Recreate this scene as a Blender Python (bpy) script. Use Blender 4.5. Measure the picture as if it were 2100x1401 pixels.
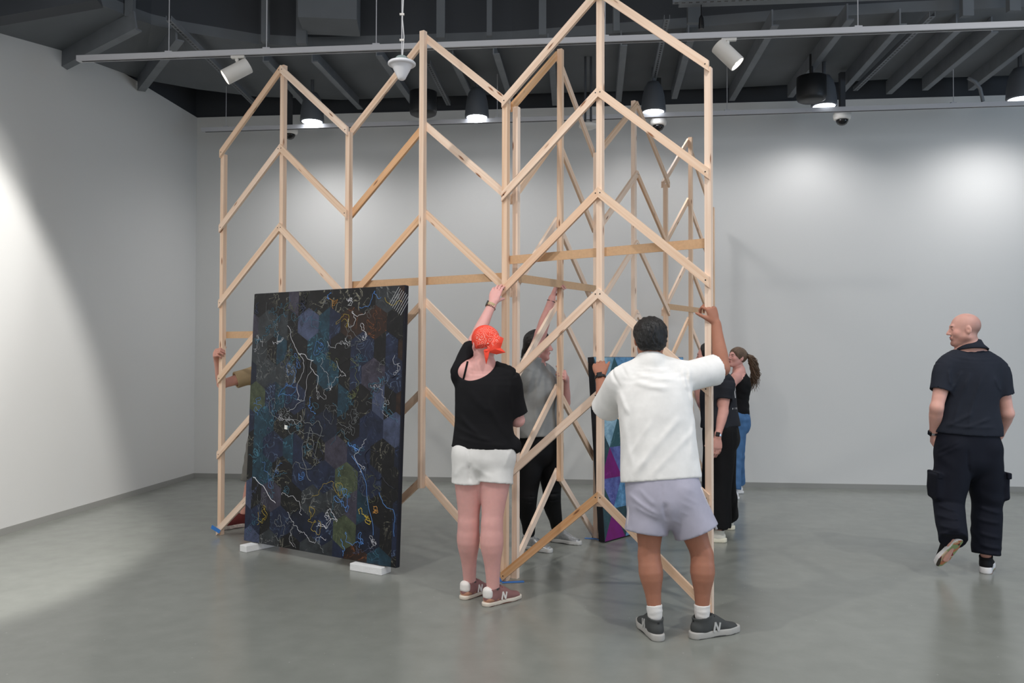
import bpy, bmesh, math, random
import numpy as np
from mathutils import Vector, Matrix

for o in list(bpy.data.objects):
    bpy.data.objects.remove(o, do_unlink=True)
SC = bpy.context.scene
COL = SC.collection
PI = math.pi

# ------------------------------------------------------------------ camera
CAMH, FPX, PITCH, ROLL = 1.53, 1686.3, 0.0193, 0.0021
_c, _s = math.cos(PITCH), math.sin(PITCH)
FWD, _R0, _U0 = Vector((0, _c, _s)), Vector((1, 0, 0)), Vector((0, -_s, _c))
_cr, _sr = math.cos(ROLL), math.sin(ROLL)
RIGHT, UP = _R0 * _cr + _U0 * _sr, _U0 * _cr - _R0 * _sr
CAMP = Vector((0, 0, CAMH))
cam_data = bpy.data.cameras.new('camera')
cam = bpy.data.objects.new('camera', cam_data)
COL.objects.link(cam)
cam_data.sensor_fit = 'HORIZONTAL'
cam_data.sensor_width = 36.0
cam_data.lens = 36.0 * FPX / 2100.0
cam_data.clip_start, cam_data.clip_end = 0.05, 100
m = Matrix((RIGHT, UP, -FWD)).transposed().to_4x4()
m.translation = CAMP
cam.matrix_world = m
SC.camera = cam

def ray(px, py):
    return FWD * FPX + RIGHT * (px - 1050.0) + UP * (700.5 - py)
def pix(px, py, Y):          # world point seen at a pixel, at distance Y into the room
    r = ray(px, py)
    return CAMP + r * (Y / r.y)
def pixz(px, py, z):         # the same at height z
    r = ray(px, py)
    return CAMP + r * ((z - CAMH) / r.z)
def R(d): return math.radians(d)

# ------------------------------------------------------------------ light
SC.view_settings.view_transform = 'Standard'
SC.view_settings.look = 'None'
SC.view_settings.gamma = 1.0
SC.view_settings.use_curve_mapping = False
SC.view_settings.exposure = 0.06
world = bpy.data.worlds.new('world')
SC.world = world
world.use_nodes = True
bg = world.node_tree.nodes['Background']
bg.inputs[0].default_value = (0.80, 0.88, 1.0, 1)
bg.inputs[1].default_value = 0.12

def spot(name, loc, target, watts, angle, blend=0.4, size=0.06, col=(1, 0.97, 0.93)):
    l = bpy.data.lights.new(name, 'SPOT')
    l.energy, l.spot_size, l.spot_blend, l.shadow_soft_size, l.color = watts, R(angle), blend, size, col
    o = bpy.data.objects.new(name, l)
    COL.objects.link(o)
    o.location = loc
    o.rotation_euler = (Vector(target) - Vector(loc)).to_track_quat('-Z', 'Y').to_euler()
    return o
# track spotlights of the gallery above and beside the camera
spot('spot_key_a', (-2.4, 2.8, 5.6), (-0.4, 5.4, 0.6), 330, 80, 0.9, 0.07)
spot('spot_key_b', (1.4, 2.4, 5.6), (0.8, 5.0, 0.6), 270, 80, 0.9, 0.07)
spot('spot_key_c', (4.4, 3.4, 5.6), (3.8, 6.2, 0.4), 270, 85, 0.9, 0.07)
spot('spot_left_wall', (-1.8, 4.6, 4.2), (-4.6, 5.45, 1.6), 760, 71, 0.25, 0.05)
def area(name, loc, target, sx, sy, watts, col):
    l = bpy.data.lights.new(name, 'AREA')
    l.shape, l.size, l.size_y, l.energy, l.color = 'RECTANGLE', sx, sy, watts, col
    o = bpy.data.objects.new(name, l); COL.objects.link(o)
    o.location = loc
    o.rotation_euler = (Vector(target) - Vector(loc)).to_track_quat('-Z', 'Y').to_euler()
area('overhead_ambient_fill', (1.0, 1.5, 5.9), (1.0, 1.5, 0), 11, 9, 235, (0.97, 0.98, 1.0))  # broad ambient fill added overhead, not an actual fitting
area('rear_fill', (1.0, -4.2, 2.9), (0.6, 6.0, 3.3), 10, 3.4, 170, (1.0, 0.98, 0.97))  # unseen fill added behind the camera to lift the walls
area('daylight_opening', (9.6, 2.5, 2.6), (-4.0, 7.5, 2.6), 6, 3.6, 190, (0.60, 0.78, 1.0))

# ------------------------------------------------------------------ helpers
def tag(o, label=None, cat=None, group=None, kind=None):
    if label: o['label'] = label
    if cat: o['category'] = cat
    if group: o['group'] = group
    if kind: o['kind'] = kind
    return o
def empty(name, loc=(0, 0, 0), rz=0):
    o = bpy.data.objects.new(name, None)
    COL.objects.link(o)
    o.location = loc
    o.rotation_euler = (0, 0, rz)
    o.empty_display_size = 0.1
    return o
def link(name, me, mat=None, parent=None, smooth=False):
    o = bpy.data.objects.new(name, me)
    COL.objects.link(o)
    if mat is not None and not me.materials:
        me.materials.append(mat)
    if smooth:
        me.polygons.foreach_set('use_smooth', [True] * len(me.polygons))
    if parent is not None:
        o.parent = parent
        # geometry is written in world space: cancel the parent's placement
        if not o.get('_local'):
            o.matrix_parent_inverse = pm(parent).inverted()
    return o
def pm(o):
    mm = Matrix.LocRotScale(o.location, o.rotation_euler, o.scale)
    if o.parent is not None:
        mm = pm(o.parent) @ o.matrix_parent_inverse @ mm
    return mm

class MB:
    """collects shapes into one mesh, in world coordinates"""
    def __init__(s): s.v, s.f = [], []
    def add(s, vs, fs):
        n = len(s.v)
        s.v += [tuple(x) for x in vs]
        s.f += [tuple(i + n for i in f) for f in fs]
        return s
    def hexa(s, p):              # 8 corners: bottom ring 4, top ring 4
        return s.add(p, [(3, 2, 1, 0), (4, 5, 6, 7), (0, 1, 5, 4), (1, 2, 6, 5), (2, 3, 7, 6), (3, 0, 4, 7)])
    def box(s, c, size, rz=0.0, ax=None):
        c = Vector(c)
        X, Y, Z = ax if ax else (Vector((math.cos(rz), math.sin(rz), 0)), Vector((-math.sin(rz), math.cos(rz), 0)), Vector((0, 0, 1)))
        hx, hy, hz = size[0] / 2, size[1] / 2, size[2] / 2
        return s.hexa([c + X * a * hx + Y * b * hy + Z * d * hz for d in (-1, 1) for a, b in ((-1, -1), (1, -1), (1, 1), (-1, 1))])
    def bar(s, a, b, w, h, side):   # a board from a to b; w along 'side', h across
        a, b = Vector(a), Vector(b)
        d = (b - a).normalized()
        u = Vector(side); u = (u - d * u.dot(d)).normalized()
        v = d.cross(u)
        return s.hexa([p + u * x * w / 2 + v * y * h / 2 for p in (a, b) for x, y in ((-1, -1), (1, -1), (1, 1), (-1, 1))])
    def tube(s, pts, r, n=8, cap=True):
        pts = [Vector(p) for p in pts]
        rs = r if isinstance(r, (list, tuple)) else [r] * len(pts)
        rings, ref = [], None
        for i, p in enumerate(pts):
            d = (pts[min(i + 1, len(pts) - 1)] - pts[max(i - 1, 0)]).normalized()
            if ref is None:
                ref = Vector((0, 0, 1)) if abs(d.z) < 0.9 else Vector((1, 0, 0))
            u = (ref - d * ref.dot(d)).normalized(); ref = u
            v = d.cross(u)
            rings.append([p + (u * math.cos(2 * PI * k / n) + v * math.sin(2 * PI * k / n)) * rs[i] for k in range(n)])
        vs = [q for rg in rings for q in rg]
        fs = [(i * n + k, i * n + (k + 1) % n, (i + 1) * n + (k + 1) % n, (i + 1) * n + k) for i in range(len(pts) - 1) for k in range(n)]
        if cap:
            fs += [tuple(range(n - 1, -1, -1)), tuple((len(pts) - 1) * n + k for k in range(n))]
        return s.add(vs, fs)
    def lathe(s, c, prof, n=24, axis=(0, 0, 1)):   # prof: (radius, height along axis)
        c, ax = Vector(c), Vector(axis).normalized()
        u = ax.orthogonal().normalized(); v = ax.cross(u)
        vs = [c + ax * h + (u * math.cos(2 * PI * k / n) + v * math.sin(2 * PI * k / n)) * r for r, h in prof for k in range(n)]
        fs = [(i * n + k, i * n + (k + 1) % n, (i + 1) * n + (k + 1) % n, (i + 1) * n + k) for i in range(len(prof) - 1) for k in range(n)]
        fs += [tuple(range(n - 1, -1, -1)), tuple((len(prof) - 1) * n + k for k in range(n))]
        return s.add(vs, fs)
    def band(s, c, prof, n=32, axis=(0, 0, 1)):   # closed profile swept round an axis
        c, ax = Vector(c), Vector(axis).normalized(); u = ax.orthogonal().normalized(); v = ax.cross(u); m_ = len(prof)
        vs = [c + ax * h + (u * math.cos(2 * PI * k / n) + v * math.sin(2 * PI * k / n)) * r for r, h in prof for k in range(n)]
        return s.add(vs, [(i * n + k, i * n + (k + 1) % n, (i + 1) % m_ * n + (k + 1) % n, (i + 1) % m_ * n + k) for i in range(m_) for k in range(n)])
    def mesh(s, name):
        me = bpy.data.meshes.new(name)
        me.from_pydata(s.v, [], s.f)
        me.update()
        return me
    def build(s, name, mat, parent=None, smooth=False, bevel=0):
        o = link(name, s.mesh(name), mat, parent, smooth)
        if bevel:
            bv = o.modifiers.new('bevel', 'BEVEL'); bv.width = bevel; bv.segments = 2; bv.limit_method = 'ANGLE'
        return o

# ------------------------------------------------------------------ materials
def lin(h):
    if isinstance(h, str):
        h = h.lstrip('#'); c = [int(h[i:i + 2], 16) / 255 for i in (0, 2, 4)]
    else: c = [x / 255 for x in h]
    return tuple((x / 12.92 if x <= 0.04045 else ((x + 0.055) / 1.055) ** 2.4) for x in c) + (1,)
MATS = {}
def mat(name, col, rough=0.6, noise=0.0, nscale=20, bump=0.0, bscale=200, metal=0.0, spec=0.5, emit=None, estr=0, stretch=None, sss=0, attr=None, col2=None):
    if name in MATS: return MATS[name]
    M = bpy.data.materials.new(name); M.use_nodes = True
    nt = M.node_tree; N, L = nt.nodes, nt.links
    b = N['Principled BSDF']
    c = lin(col) if not (isinstance(col, tuple) and len(col) == 4) else col
    b.inputs['Base Color'].default_value = c
    b.inputs['Roughness'].default_value = rough
    b.inputs['Metallic'].default_value = metal
    b.inputs['Specular IOR Level'].default_value = spec
    tc = N.new('ShaderNodeTexCoord')
    mp = N.new('ShaderNodeMapping'); L.new(tc.outputs['Object'], mp.inputs[0])
    if stretch: mp.inputs['Scale'].default_value = stretch
    src = None
    if noise:
        n1 = N.new('ShaderNodeTexNoise'); n1.inputs['Scale'].default_value = nscale; n1.inputs['Detail'].default_value = 5
        L.new(mp.outputs[0], n1.inputs['Vector'])
        rp = N.new('ShaderNodeValToRGB')
        d = tuple(max(0, x * (1 - noise)) for x in c[:3]) + (1,)
        e = tuple(min(1, x * (1 + noise)) for x in c[:3]) + (1,)
        if col2: e = lin(col2)
        rp.color_ramp.elements[0].position = 0.3; rp.color_ramp.elements[1].position = 0.7
        rp.color_ramp.elements[0].color, rp.color_ramp.elements[1].color = d, e
        L.new(n1.outputs['Fac'], rp.inputs[0])
        src = rp.outputs[0]
    if attr:
        at = N.new('ShaderNodeAttribute'); at.attribute_name = attr
        if src:
            mx = N.new('ShaderNodeMix'); mx.data_type = 'RGBA'; mx.blend_type = 'MULTIPLY'; mx.inputs[0].default_value = 1
            L.new(at.outputs['Color'], mx.inputs[6]); L.new(src, mx.inputs[7]); src = mx.outputs[2]
        else: src = at.outputs['Color']
    if src: L.new(src, b.inputs['Base Color'])
    if bump:
        n2 = N.new('ShaderNodeTexNoise'); n2.inputs['Scale'].default_value = bscale; n2.inputs['Detail'].default_value = 3
        L.new(mp.outputs[0], n2.inputs['Vector'])
        bp = N.new('ShaderNodeBump'); bp.inputs['Strength'].default_value = bump; bp.inputs['Distance'].default_value = 0.01
        L.new(n2.outputs['Fac'], bp.inputs['Height']); L.new(bp.outputs[0], b.inputs['Normal'])
    if sss:
        b.inputs['Subsurface Weight'].default_value = sss
        b.inputs['Subsurface Radius'].default_value = (0.02, 0.008, 0.004)
        b.inputs['Subsurface Scale'].default_value = 0.5
    if emit:
        b.inputs['Emission Color'].default_value = lin(emit); b.inputs['Emission Strength'].default_value = estr
    MATS[name] = M
    return M

def floor_material():
    M = bpy.data.materials.new('polished_concrete'); M.use_nodes = True
    nt = M.node_tree; N, L = nt.nodes, nt.links; b = N['Principled BSDF']
    tc = N.new('ShaderNodeTexCoord')
    def noise(sc, det, dist=0.0):
        n = N.new('ShaderNodeTexNoise'); n.inputs['Scale'].default_value = sc; n.inputs['Detail'].default_value = det
        n.inputs['Distortion'].default_value = dist; L.new(tc.outputs['Object'], n.inputs['Vector']); return n
    a, c, sp = noise(0.7, 4, 0.2), noise(6, 6, 0.1), noise(70, 2)
    mx = N.new('ShaderNodeMix'); mx.data_type = 'FLOAT'; mx.inputs[0].default_value = 0.45
    L.new(a.outputs['Fac'], mx.inputs[2]); L.new(c.outputs['Fac'], mx.inputs[3])
    rp = N.new('ShaderNodeValToRGB'); L.new(mx.outputs[0], rp.inputs[0])
    el = rp.color_ramp.elements
    el[0].position, el[0].color = 0.25, lin((122, 125, 119))
    el[1].position, el[1].color = 0.75, lin((142, 145, 139))
    vr = N.new('ShaderNodeTexVoronoi'); vr.inputs['Scale'].default_value = 9; L.new(tc.outputs['Object'], vr.inputs['Vector'])
    sr = N.new('ShaderNodeValToRGB'); L.new(vr.outputs['Distance'], sr.inputs[0])
    sr.color_ramp.elements[0].position, sr.color_ramp.elements[0].color = 0.02, (0.35, 0.35, 0.33, 1)
    sr.color_ramp.elements[1].position, sr.color_ramp.elements[1].color = 0.05, (0, 0, 0, 1)
    ad = N.new('ShaderNodeMix'); ad.data_type = 'RGBA'; ad.blend_type = 'ADD'; ad.inputs[0].default_value = 0.35
    L.new(rp.outputs[0], ad.inputs[6]); L.new(sr.outputs[0], ad.inputs[7])
    L.new(ad.outputs[2], b.inputs['Base Color'])
    mr = N.new('ShaderNodeMapRange'); mr.inputs[3].default_value = 0.16; mr.inputs[4].default_value = 0.30
    L.new(c.outputs['Fac'], mr.inputs[0]); L.new(mr.outputs[0], b.inputs['Roughness'])
    bp = N.new('ShaderNodeBump'); bp.inputs['Strength'].default_value = 0.03; bp.inputs['Distance'].default_value = 0.01
    L.new(sp.outputs['Fac'], bp.inputs['Height']); L.new(bp.outputs[0], b.inputs['Normal'])
    b.inputs['Specular IOR Level'].default_value = 0.5
    return M
def wood_material(name, base, dark, knots=True):
    M = bpy.data.materials.new(name); M.use_nodes = True
    nt = M.node_tree; N, L = nt.nodes, nt.links; b = N['Principled BSDF']
    tc = N.new('ShaderNodeTexCoord'); oi = N.new('ShaderNodeObjectInfo')
    # grain runs along the generated 'grain' attribute (x = along the board)
    at = N.new('ShaderNodeAttribute'); at.attribute_name = 'grain'
    mp = N.new('ShaderNodeMapping'); mp.inputs['Scale'].default_value = (1.2, 55, 55); L.new(at.outputs['Vector'], mp.inputs[0])
    n = N.new('ShaderNodeTexNoise'); n.inputs['Scale'].default_value = 1.0; n.inputs['Detail'].default_value = 4; n.inputs['Distortion'].default_value = 0.6
    L.new(mp.outputs[0], n.inputs['Vector'])
    rp = N.new('ShaderNodeValToRGB'); L.new(n.outputs['Fac'], rp.inputs[0])
    rp.color_ramp.elements[0].position, rp.color_ramp.elements[0].color = 0.3, lin(dark)
    rp.color_ramp.elements[1].position, rp.color_ramp.elements[1].color = 0.6, lin(base)
    # per-board tint
    hs = N.new('ShaderNodeHueSaturation'); L.new(rp.outputs[0], hs.inputs['Color'])
    mr = N.new('ShaderNodeMapRange'); mr.inputs[3].default_value = 0.80; mr.inputs[4].default_value = 1.18
    L.new(oi.outputs['Random'], mr.inputs[0]); L.new(mr.outputs[0], hs.inputs['Saturation'])
    m2 = N.new('ShaderNodeMapRange'); m2.inputs[3].default_value = 1.04; m2.inputs[4].default_value = 0.90
    L.new(oi.outputs['Random'], m2.inputs[0]); L.new(m2.outputs[0], hs.inputs['Value'])
    out = hs.outputs[0]
    if knots:
        mk = N.new('ShaderNodeMapping'); mk.inputs['Scale'].default_value = (3.2, 16, 16); L.new(at.outputs['Vector'], mk.inputs[0])
        v = N.new('ShaderNodeTexVoronoi'); v.inputs['Scale'].default_value = 1.0; L.new(mk.outputs[0], v.inputs['Vector'])
        kr = N.new('ShaderNodeValToRGB'); L.new(v.outputs['Distance'], kr.inputs[0])
        kr.color_ramp.elements[0].position, kr.color_ramp.elements[0].color = 0.06, (1, 1, 1, 1)
        kr.color_ramp.elements[1].position, kr.color_ramp.elements[1].color = 0.13, (0, 0, 0, 1)
        mx = N.new('ShaderNodeMix'); mx.data_type = 'RGBA'
        mx.inputs[7].default_value = lin('8a5a3c')
        L.new(kr.outputs[0], mx.inputs[0]); L.new(out, mx.inputs[6]); out = mx.outputs[2]
    L.new(out, b.inputs['Base Color'])
    b.inputs['Roughness'].default_value = 0.55
    b.inputs['Specular IOR Level'].default_value = 0.3
    return M

M_FLOOR = floor_material()
M_WALL = mat('white_wall_paint', (214, 214, 212), 0.7, bump=0.04, bscale=90)
M_DARK = mat('charcoal_ceiling_paint', (98, 102, 106), 0.75, noise=0.08, nscale=2.5)
M_DARKER = mat('black_ceiling_paint', (58, 61, 66), 0.8)
M_RIB = mat('charcoal_steel', (112, 116, 121), 0.6, noise=0.1, nscale=6)
M_BASE = mat('grey_baseboard', (150, 150, 146), 0.6)
M_TRACK = mat('grey_track_metal', (186, 186, 190), 0.45)
M_WHITEM = mat('white_fixture_paint', (218, 214, 208), 0.4)
M_BLACK = mat('black_plastic', (20, 20, 22), 0.4)
M_WOOD = wood_material('pale_pine', 'f1d5bd', 'e4c0a2')
M_SHADE_PINE = wood_material('shade_tinted_pine', 'eac3a0', 'dfae86')  # deeper orange of shaded slat faces put into the wood colour
M_MDF = mat('tan_fibreboard', (202, 164, 126), 0.6, noise=0.06, nscale=60)
# ------------------------------------------------------------------ the room
WE = Vector((math.cos(-0.0983), math.sin(-0.0983), 0))    # along the back wall
WN = Vector((-WE.y, WE.x, 0))                              # away from the camera
CORNER = Vector((-4.0253, 10.4398, 0))
WH = 4.583
def wall_pt(a, b, z): return CORNER + WE * a + WN * b + Vector((0, 0, z))
LZ = 0.0
room = lambda a0, a1, b0, b1, z0, z1: [wall_pt(a, b, z) for z in (z0, z1) for a, b in ((a0, b0), (a1, b0), (a1, b1), (a0, b1))]
tag(MB().hexa(room(-0.4, 15.4, -17.4, 0.4, -0.15, 0.0)).build('floor', M_FLOOR), 'polished grey-green concrete gallery floor', kind='structure')
tag(MB().hexa(room(-0.2, 15.2, 0.0, 0.2, 0.0, WH)).build('wall_back', M_WALL), 'white painted back wall of the gallery', kind='structure')
tag(MB().hexa(room(-0.2, 0.0, -17.2, 0.0, 0.0, WH)).build('wall_left', M_WALL), 'white painted left wall of the gallery', kind='structure')
tag(MB().hexa(room(15.0, 15.2, -17.2, 0.0, 0.0, WH)).build('wall_right', M_WALL), 'white painted wall beyond the right edge', kind='structure')
tag(MB().hexa(room(-0.2, 15.2, -17.4, -17.2, 0.0, 6.4)).build('wall_front', M_WALL), 'white painted wall behind the viewer', kind='structure')
tag(MB().hexa(room(-0.2, 15.2, 0.04, 0.2, WH, 6.4)).hexa(room(-0.2, -0.04, -17.2, 0.04, WH, 6.4)).hexa(room(15.04, 15.2, -17.2, 0.04, WH, 6.4)).build('trim_1', M_DARKER), 'black band of wall above the white walls', kind='structure')
tag(MB().hexa(room(0.0, 15.0, -0.012, 0.0, 0.0, 0.058)).build('baseboard_back', M_BASE), 'low grey baseboard along the back wall', kind='structure')
tag(MB().hexa(room(0.0, 0.012, -17.2, -0.012, 0.0, 0.058)).build('baseboard_left', M_BASE), 'low grey baseboard along the left wall', kind='structure')

# ceiling: high black soffit, with a lower charcoal deck along the walls
ceil = tag(MB().hexa(room(-0.2, 15.2, -17.4, 0.2, 6.4, 6.55)).build('ceiling', M_DARKER), 'high black painted ceiling with lower charcoal deck', kind='structure')
OUT = [(-420, -60, 4.02), (-120, 38, 4.16), (0, 72, 4.28), (117, 112, 4.42), (253, 151, 4.58), (292, 163, 4.63), (404, 183, 4.70), (523, 198, 4.72), (700, 205, 4.72), (860, 199, 4.72),
       (1100, 192, 4.73), (1466, 182, 4.74), (1671, 171, 4.74), (1817, 163, 4.74), (2100, 154, 4.74), (2500, 140, 4.74)]
INN = [(-80, -330, 4.25), (40, -120, 4.42), (110, -50, 4.52), (185, 0, 4.58), (275, 38, 4.66), (310, 50, 4.69), (370, 64, 4.70), (530, 90, 4.72), (640, 96, 4.72), (800, 92, 4.72),
       (1050, 84, 4.73), (1420, 56, 4.74), (1640, 38, 4.74), (1800, 28, 4.74), (2100, 14, 4.74), (2500, -4, 4.74)]
po = [pixz(*q) for q in OUT]; pi_ = [pixz(*q) for q in INN]
n = len(po)
up = lambda p, h: Vector((p.x, p.y, p.z + h))
vs = po + pi_ + [up(p, 0.10) for p in po] + [up(p, 0.10) for p in pi_]
fs = []
for i in range(n - 1):
    fs += [(i, i + 1, n + i + 1, n + i), (2 * n + i, 3 * n + i, 3 * n + i + 1, 2 * n + i + 1), (i, 2 * n + i, 2 * n + i + 1, i + 1), (n + i, n + i + 1, 3 * n + i + 1, 3 * n + i)]
MB().add(vs, fs).build('deck', M_DARK, ceil)
fz = 6.4
vs = [up(p, 0.10) for p in pi_] + [Vector((p.x, p.y, fz)) for p in pi_]
off = Vector((0, 0.06, 0))
vs += [v + off for v in vs]
fs = []
for i in range(n - 1):
    fs += [(i, i + 1, n + i + 1, n + i), (2 * n + i, 3 * n + i, 3 * n + i + 1, 2 * n + i + 1)]
MB().add(vs, fs).build('fascia', M_DARKER, ceil)
# ribs under the deck
def deckz(px): 
    xs = [q[0] for q in OUT]; return float(np.interp(px, xs, [q[2] for q in OUT]))
RIBS = [(540, 112, 632, 216), (640, 112, 735, 212), (772, 100, 850, 213), (928, 118, 972, 210), (1012, 96, 1046, 202), (1124, 84, 1134, 204), (1274, 78, 1264, 196),
        (1412, 62, 1378, 190), (1584, 36, 1496, 194), (1738, 24, 1616, 187), (1846, 34, 1722, 177), (1962, 44, 1818, 180), (2034, 50, 1892, 172), (2160, 34, 1986, 172), (2260, 30, 2080, 168)]
for x0, y0, x1, y1 in RIBS:
    z = deckz(x1) - 0.075
    a, b = pixz(x0, y0, z), pixz(x1, y1, z)
    mb = MB()
    mb.bar(a, b, 0.014, 0.15, (0, 0, 1).__class__((1, 0, 0)))
    a2, b2 = a - Vector((0, 0, 0.07)), b - Vector((0, 0, 0.07))
    mb.bar(a2 + Vector((0.03, 0, 0)), b2 + Vector((0.03, 0, 0)), 0.06, 0.012, (1, 0, 0))
    mb.build('rib', M_RIB, ceil)
for (x0, y0, z0), (x1, y1, z1) in (((117, 124, 4.36), (278, 40, 4.58)), ((284, 170, 4.56), (362, 64, 4.62))):
    a, b = pixz(x0, y0, z0), pixz(x1, y1, z1)
    d = (b - a).normalized(); s_ = d.cross(Vector((0, 0, 1))).normalized()
    mb = MB(); mb.bar(a, b, 0.02, 0.16, s_); mb.bar(a - Vector((0, 0, .08)) - s_ * .03, b - Vector((0, 0, .08)) - s_ * .03, 0.08, 0.014, s_)
    mb.build('rib', M_RIB, ceil)
a, b = pixz(-160, 50, 4.12), pixz(200, -12, 4.46)
MB().bar(a, b, 0.16, 0.16, (0, 0, 1)).build('beam', M_DARKER, ceil)
# perforated strut channels with slots
def strut(x0, y0, x1, y1, z):
    a, b = pixz(x0, y0, z), pixz(x1, y1, z)
    d = (b - a).normalized(); s_ = d.cross(Vector((0, 0, 1))).normalized()
    mb = MB(); mb.bar(a, b, 0.052, 0.004, s_)
    for sg in (-1, 1): mb.bar(a + s_ * sg * .024 + Vector((0, 0, .022)), b + s_ * sg * .024 + Vector((0, 0, .022)), 0.004, 0.044, s_)
    o = mb.build('strut_channel', M_RIB, ceil)
    L = (b - a).length; k = int(L / 0.06); hb = MB()
    for i in range(k):
        c = a + d * (i + .5) * L / k - Vector((0, 0, .0025))
        hb.bar(c - d * .016, c + d * .016, 0.018, 0.002, s_)
    tag(hb.build('slots', M_BLACK, o), kind='stuff')
strut(346, 42, 522, 216, 4.60); strut(878, 132, 920, 216, 4.62); strut(1368, 40, 1334, 198, 4.62); strut(1912, 34, 1754, 186, 4.62)
# vertical posts and pipes on the fascia, a duct box, a grey soffit panel
for px, w, y1 in ((273, 0.075, 41), (548, 0.07, 92), (622, 0.10, 96), (905, 0.08, 84), (1004, 0.05, 80), (1112, 0.07, 78), (1262, 0.06, 70), (1420, 0.12, 54), (1975, 0.10, 40), (2070, 0.1, 30)):
    p = pixz(px, y1, 4.62)
    MB().box((p.x, p.y - 0.06, 5.5), (w, 0.06, 1.76), 0).build('pillar', M_DARK, ceil)
p = pixz(688, 78, 4.74)
MB().box((p.x, p.y - 0.25, 5.5), (0.55, 0.42, 1.5), 0.1).build('duct', M_DARK, ceil)
a, b = pixz(1385, 8, 4.75), pixz(1840, -8, 4.75)
d = (b - a)
MB().bar(a - Vector((0, .35, 0)), b - Vector((0, .35, 0)), 0.05, 0.75, (0, 0, 1)).build('soffit_panel', M_RIB, ceil)
strut(1380, 6, 1600, -2, 4.70)

# ------------------------------------------------------------------ light tracks and fixtures
def track(pa, pb, z, wires, label, group):
    A, B = pixz(pa[0], pa[1], z), pixz(pb[0], pb[1], z)
    d = (B - A).normalized(); s_ = Vector((d.y, -d.x, 0))
    root = empty('light_track', A); tag(root, label, 'light track', group)
    MB().bar(A, B, 0.055, 0.046, s_).build('rail', M_TRACK, root)
    q = Vector((0, 0, -0.0245))
    MB().bar(A + q + d * .04, B + q, 0.016, 0.004, s_).build('slot', M_BLACK, root)
    L = (B - A).length
    for t in wires:
        p = A + d * L * t
        MB().tube([p, Vector((p.x, p.y, deckz(1050 + FPX * p.x / p.y) + 0.03 if p.y > 7.6 else 6.4))], 0.004, 6).build('hanging_wire', M_TRACK, root)
        MB().box(p + Vector((0, 0, 0.03)), (0.06, 0.03, 0.016)).build('bracket', M_TRACK, root)
    return A, B, d
T1 = track((160, 121), (2240, 46), 4.12, (0.1, 0.205, 0.32, 0.55, 0.79), 'long grey light track crossing in front, carrying two spotlights', None)
T2 = track((415, 267), (2240, 208), 4.20, (0.03, 0.10, 0.36, 0.62, 0.86), 'grey light track hung close to the back wall', None)
def at_track(T, px):
    A, B, d = T
    lo, hi = 0.0, 1.0
    for _ in range(40):
        t = (lo + hi) / 2; p = A.lerp(B, t)
        if 1050 + FPX * (p - CAMP).dot(RIGHT) / (p - CAMP).dot(FWD) < px: lo = t
        else: hi = t
    return A.lerp(B, lo)
def track_head(px, aim, watts, label):
    p = at_track(T1, px); d = T1[2]
    root = empty('track_spotlight', p - Vector((0, 0, 0.03))); tag(root, label, 'spotlight', 'spotlights on the front track')
    MB().bar(p - d * .05 - Vector((0, 0, .034)), p + d * .07 - Vector((0, 0, .034)), 0.034, 0.022, (0, 1, 0)).build('adapter', M_WHITEM, root, bevel=0.003)
    MB().lathe(p - Vector((0, 0, 0.045)), [(0.016, 0), (0.016, -0.02), (0.009, -0.03), (0.009, -0.10)], 12).build('stem', M_WHITEM, root, True)
    ax = Vector(aim).normalized(); c = p - Vector((0, 0, 0.155)) 
    h = 0.115
    MB().lathe(c, [(0.0, -h), (0.062, -h), (0.066, -h + .006), (0.066, h), (0.060, h), (0.056, h - .03), (0.0, h - .035)], 28, ax).build('housing', M_WHITEM, root, True).modifiers.new('e', 'EDGE_SPLIT').split_angle = R(40)
    MB().lathe(c, [(0.0, h - .034), (0.040, h - .034), (0.040, h - .028), (0, h - .026)], 20, ax).build('lens', mat('lit_lens', 'ffffff', 0.3, emit='fff6e8', estr=14), root)
    s = spot('spot_head', c + ax * (h + 0.005), c + ax * 3, watts, 60, 0.6, 0.04)
    s.parent = root; s.matrix_parent_inverse = pm(root).inverted()
track_head(486, (-0.80, -0.25, -0.55), 60, 'white cylinder track spotlight angled down to the left')
track_head(1492, (0.60, -0.20, -0.70), 60, 'white cylinder track spotlight angled down to the right')

M_BELL = mat('dark_grey_bell', (82, 86, 92), 0.5)
M_LED = mat('lit_diffuser', 'ffffff', 0.4, emit='f2f8ff', estr=9)
BELLY = []
for px, py, lab in ((640, 250, 'dark bell pendant lamp above the left front lattice bay'), (978, 241, 'dark bell pendant lamp between the two tall lattice peaks'), (1340, 230, 'dark bell pendant lamp behind the lattice peak at right centre'),
                    (1690, 218, 'dark bell pendant lamp beside the black drum speaker'), (2092, 204, 'dark bell pendant lamp cut by the right edge')):
    # the row of lamps hangs 0.75 m in front of the back wall
    q = wall_pt(0, -0.85, 0); r = ray(px, py)
    t = ((q - CAMP).dot(WN)) / r.dot(WN); c = CAMP + r * t
    root = empty('pendant_lamp', c); tag(root, lab, 'pendant lamp', 'bell lamps along the back wall')
    MB().lathe(c, [(0.118, 0.0), (0.135, 0.0), (0.136, 0.02), (0.130, 0.10), (0.118, 0.19), (0.098, 0.27), (0.06, 0.33), (0.0, 0.345)], 32).build('shade', M_BELL, root, True)
    MB().lathe(c, [(0.0, -0.006), (0.110, -0.006), (0.114, -0.002), (0.112, 0.002)], 32).build('diffuser', M_LED, root)
    MB().tube([c + Vector((0, 0, .34)), Vector((c.x, c.y, deckz(px) + .02))], 0.02, 8).build('stem', M_BELL, root)
    s = spot('bell_light', c - Vector((0, 0, 0.02)), c - Vector((0, 0, 3)) + WN * 0.25, 125, 160, 1.0, 0.10, (1.0, 0.98, 0.98))
    s.parent = root; s.matrix_parent_inverse = pm(root).inverted()
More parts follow.
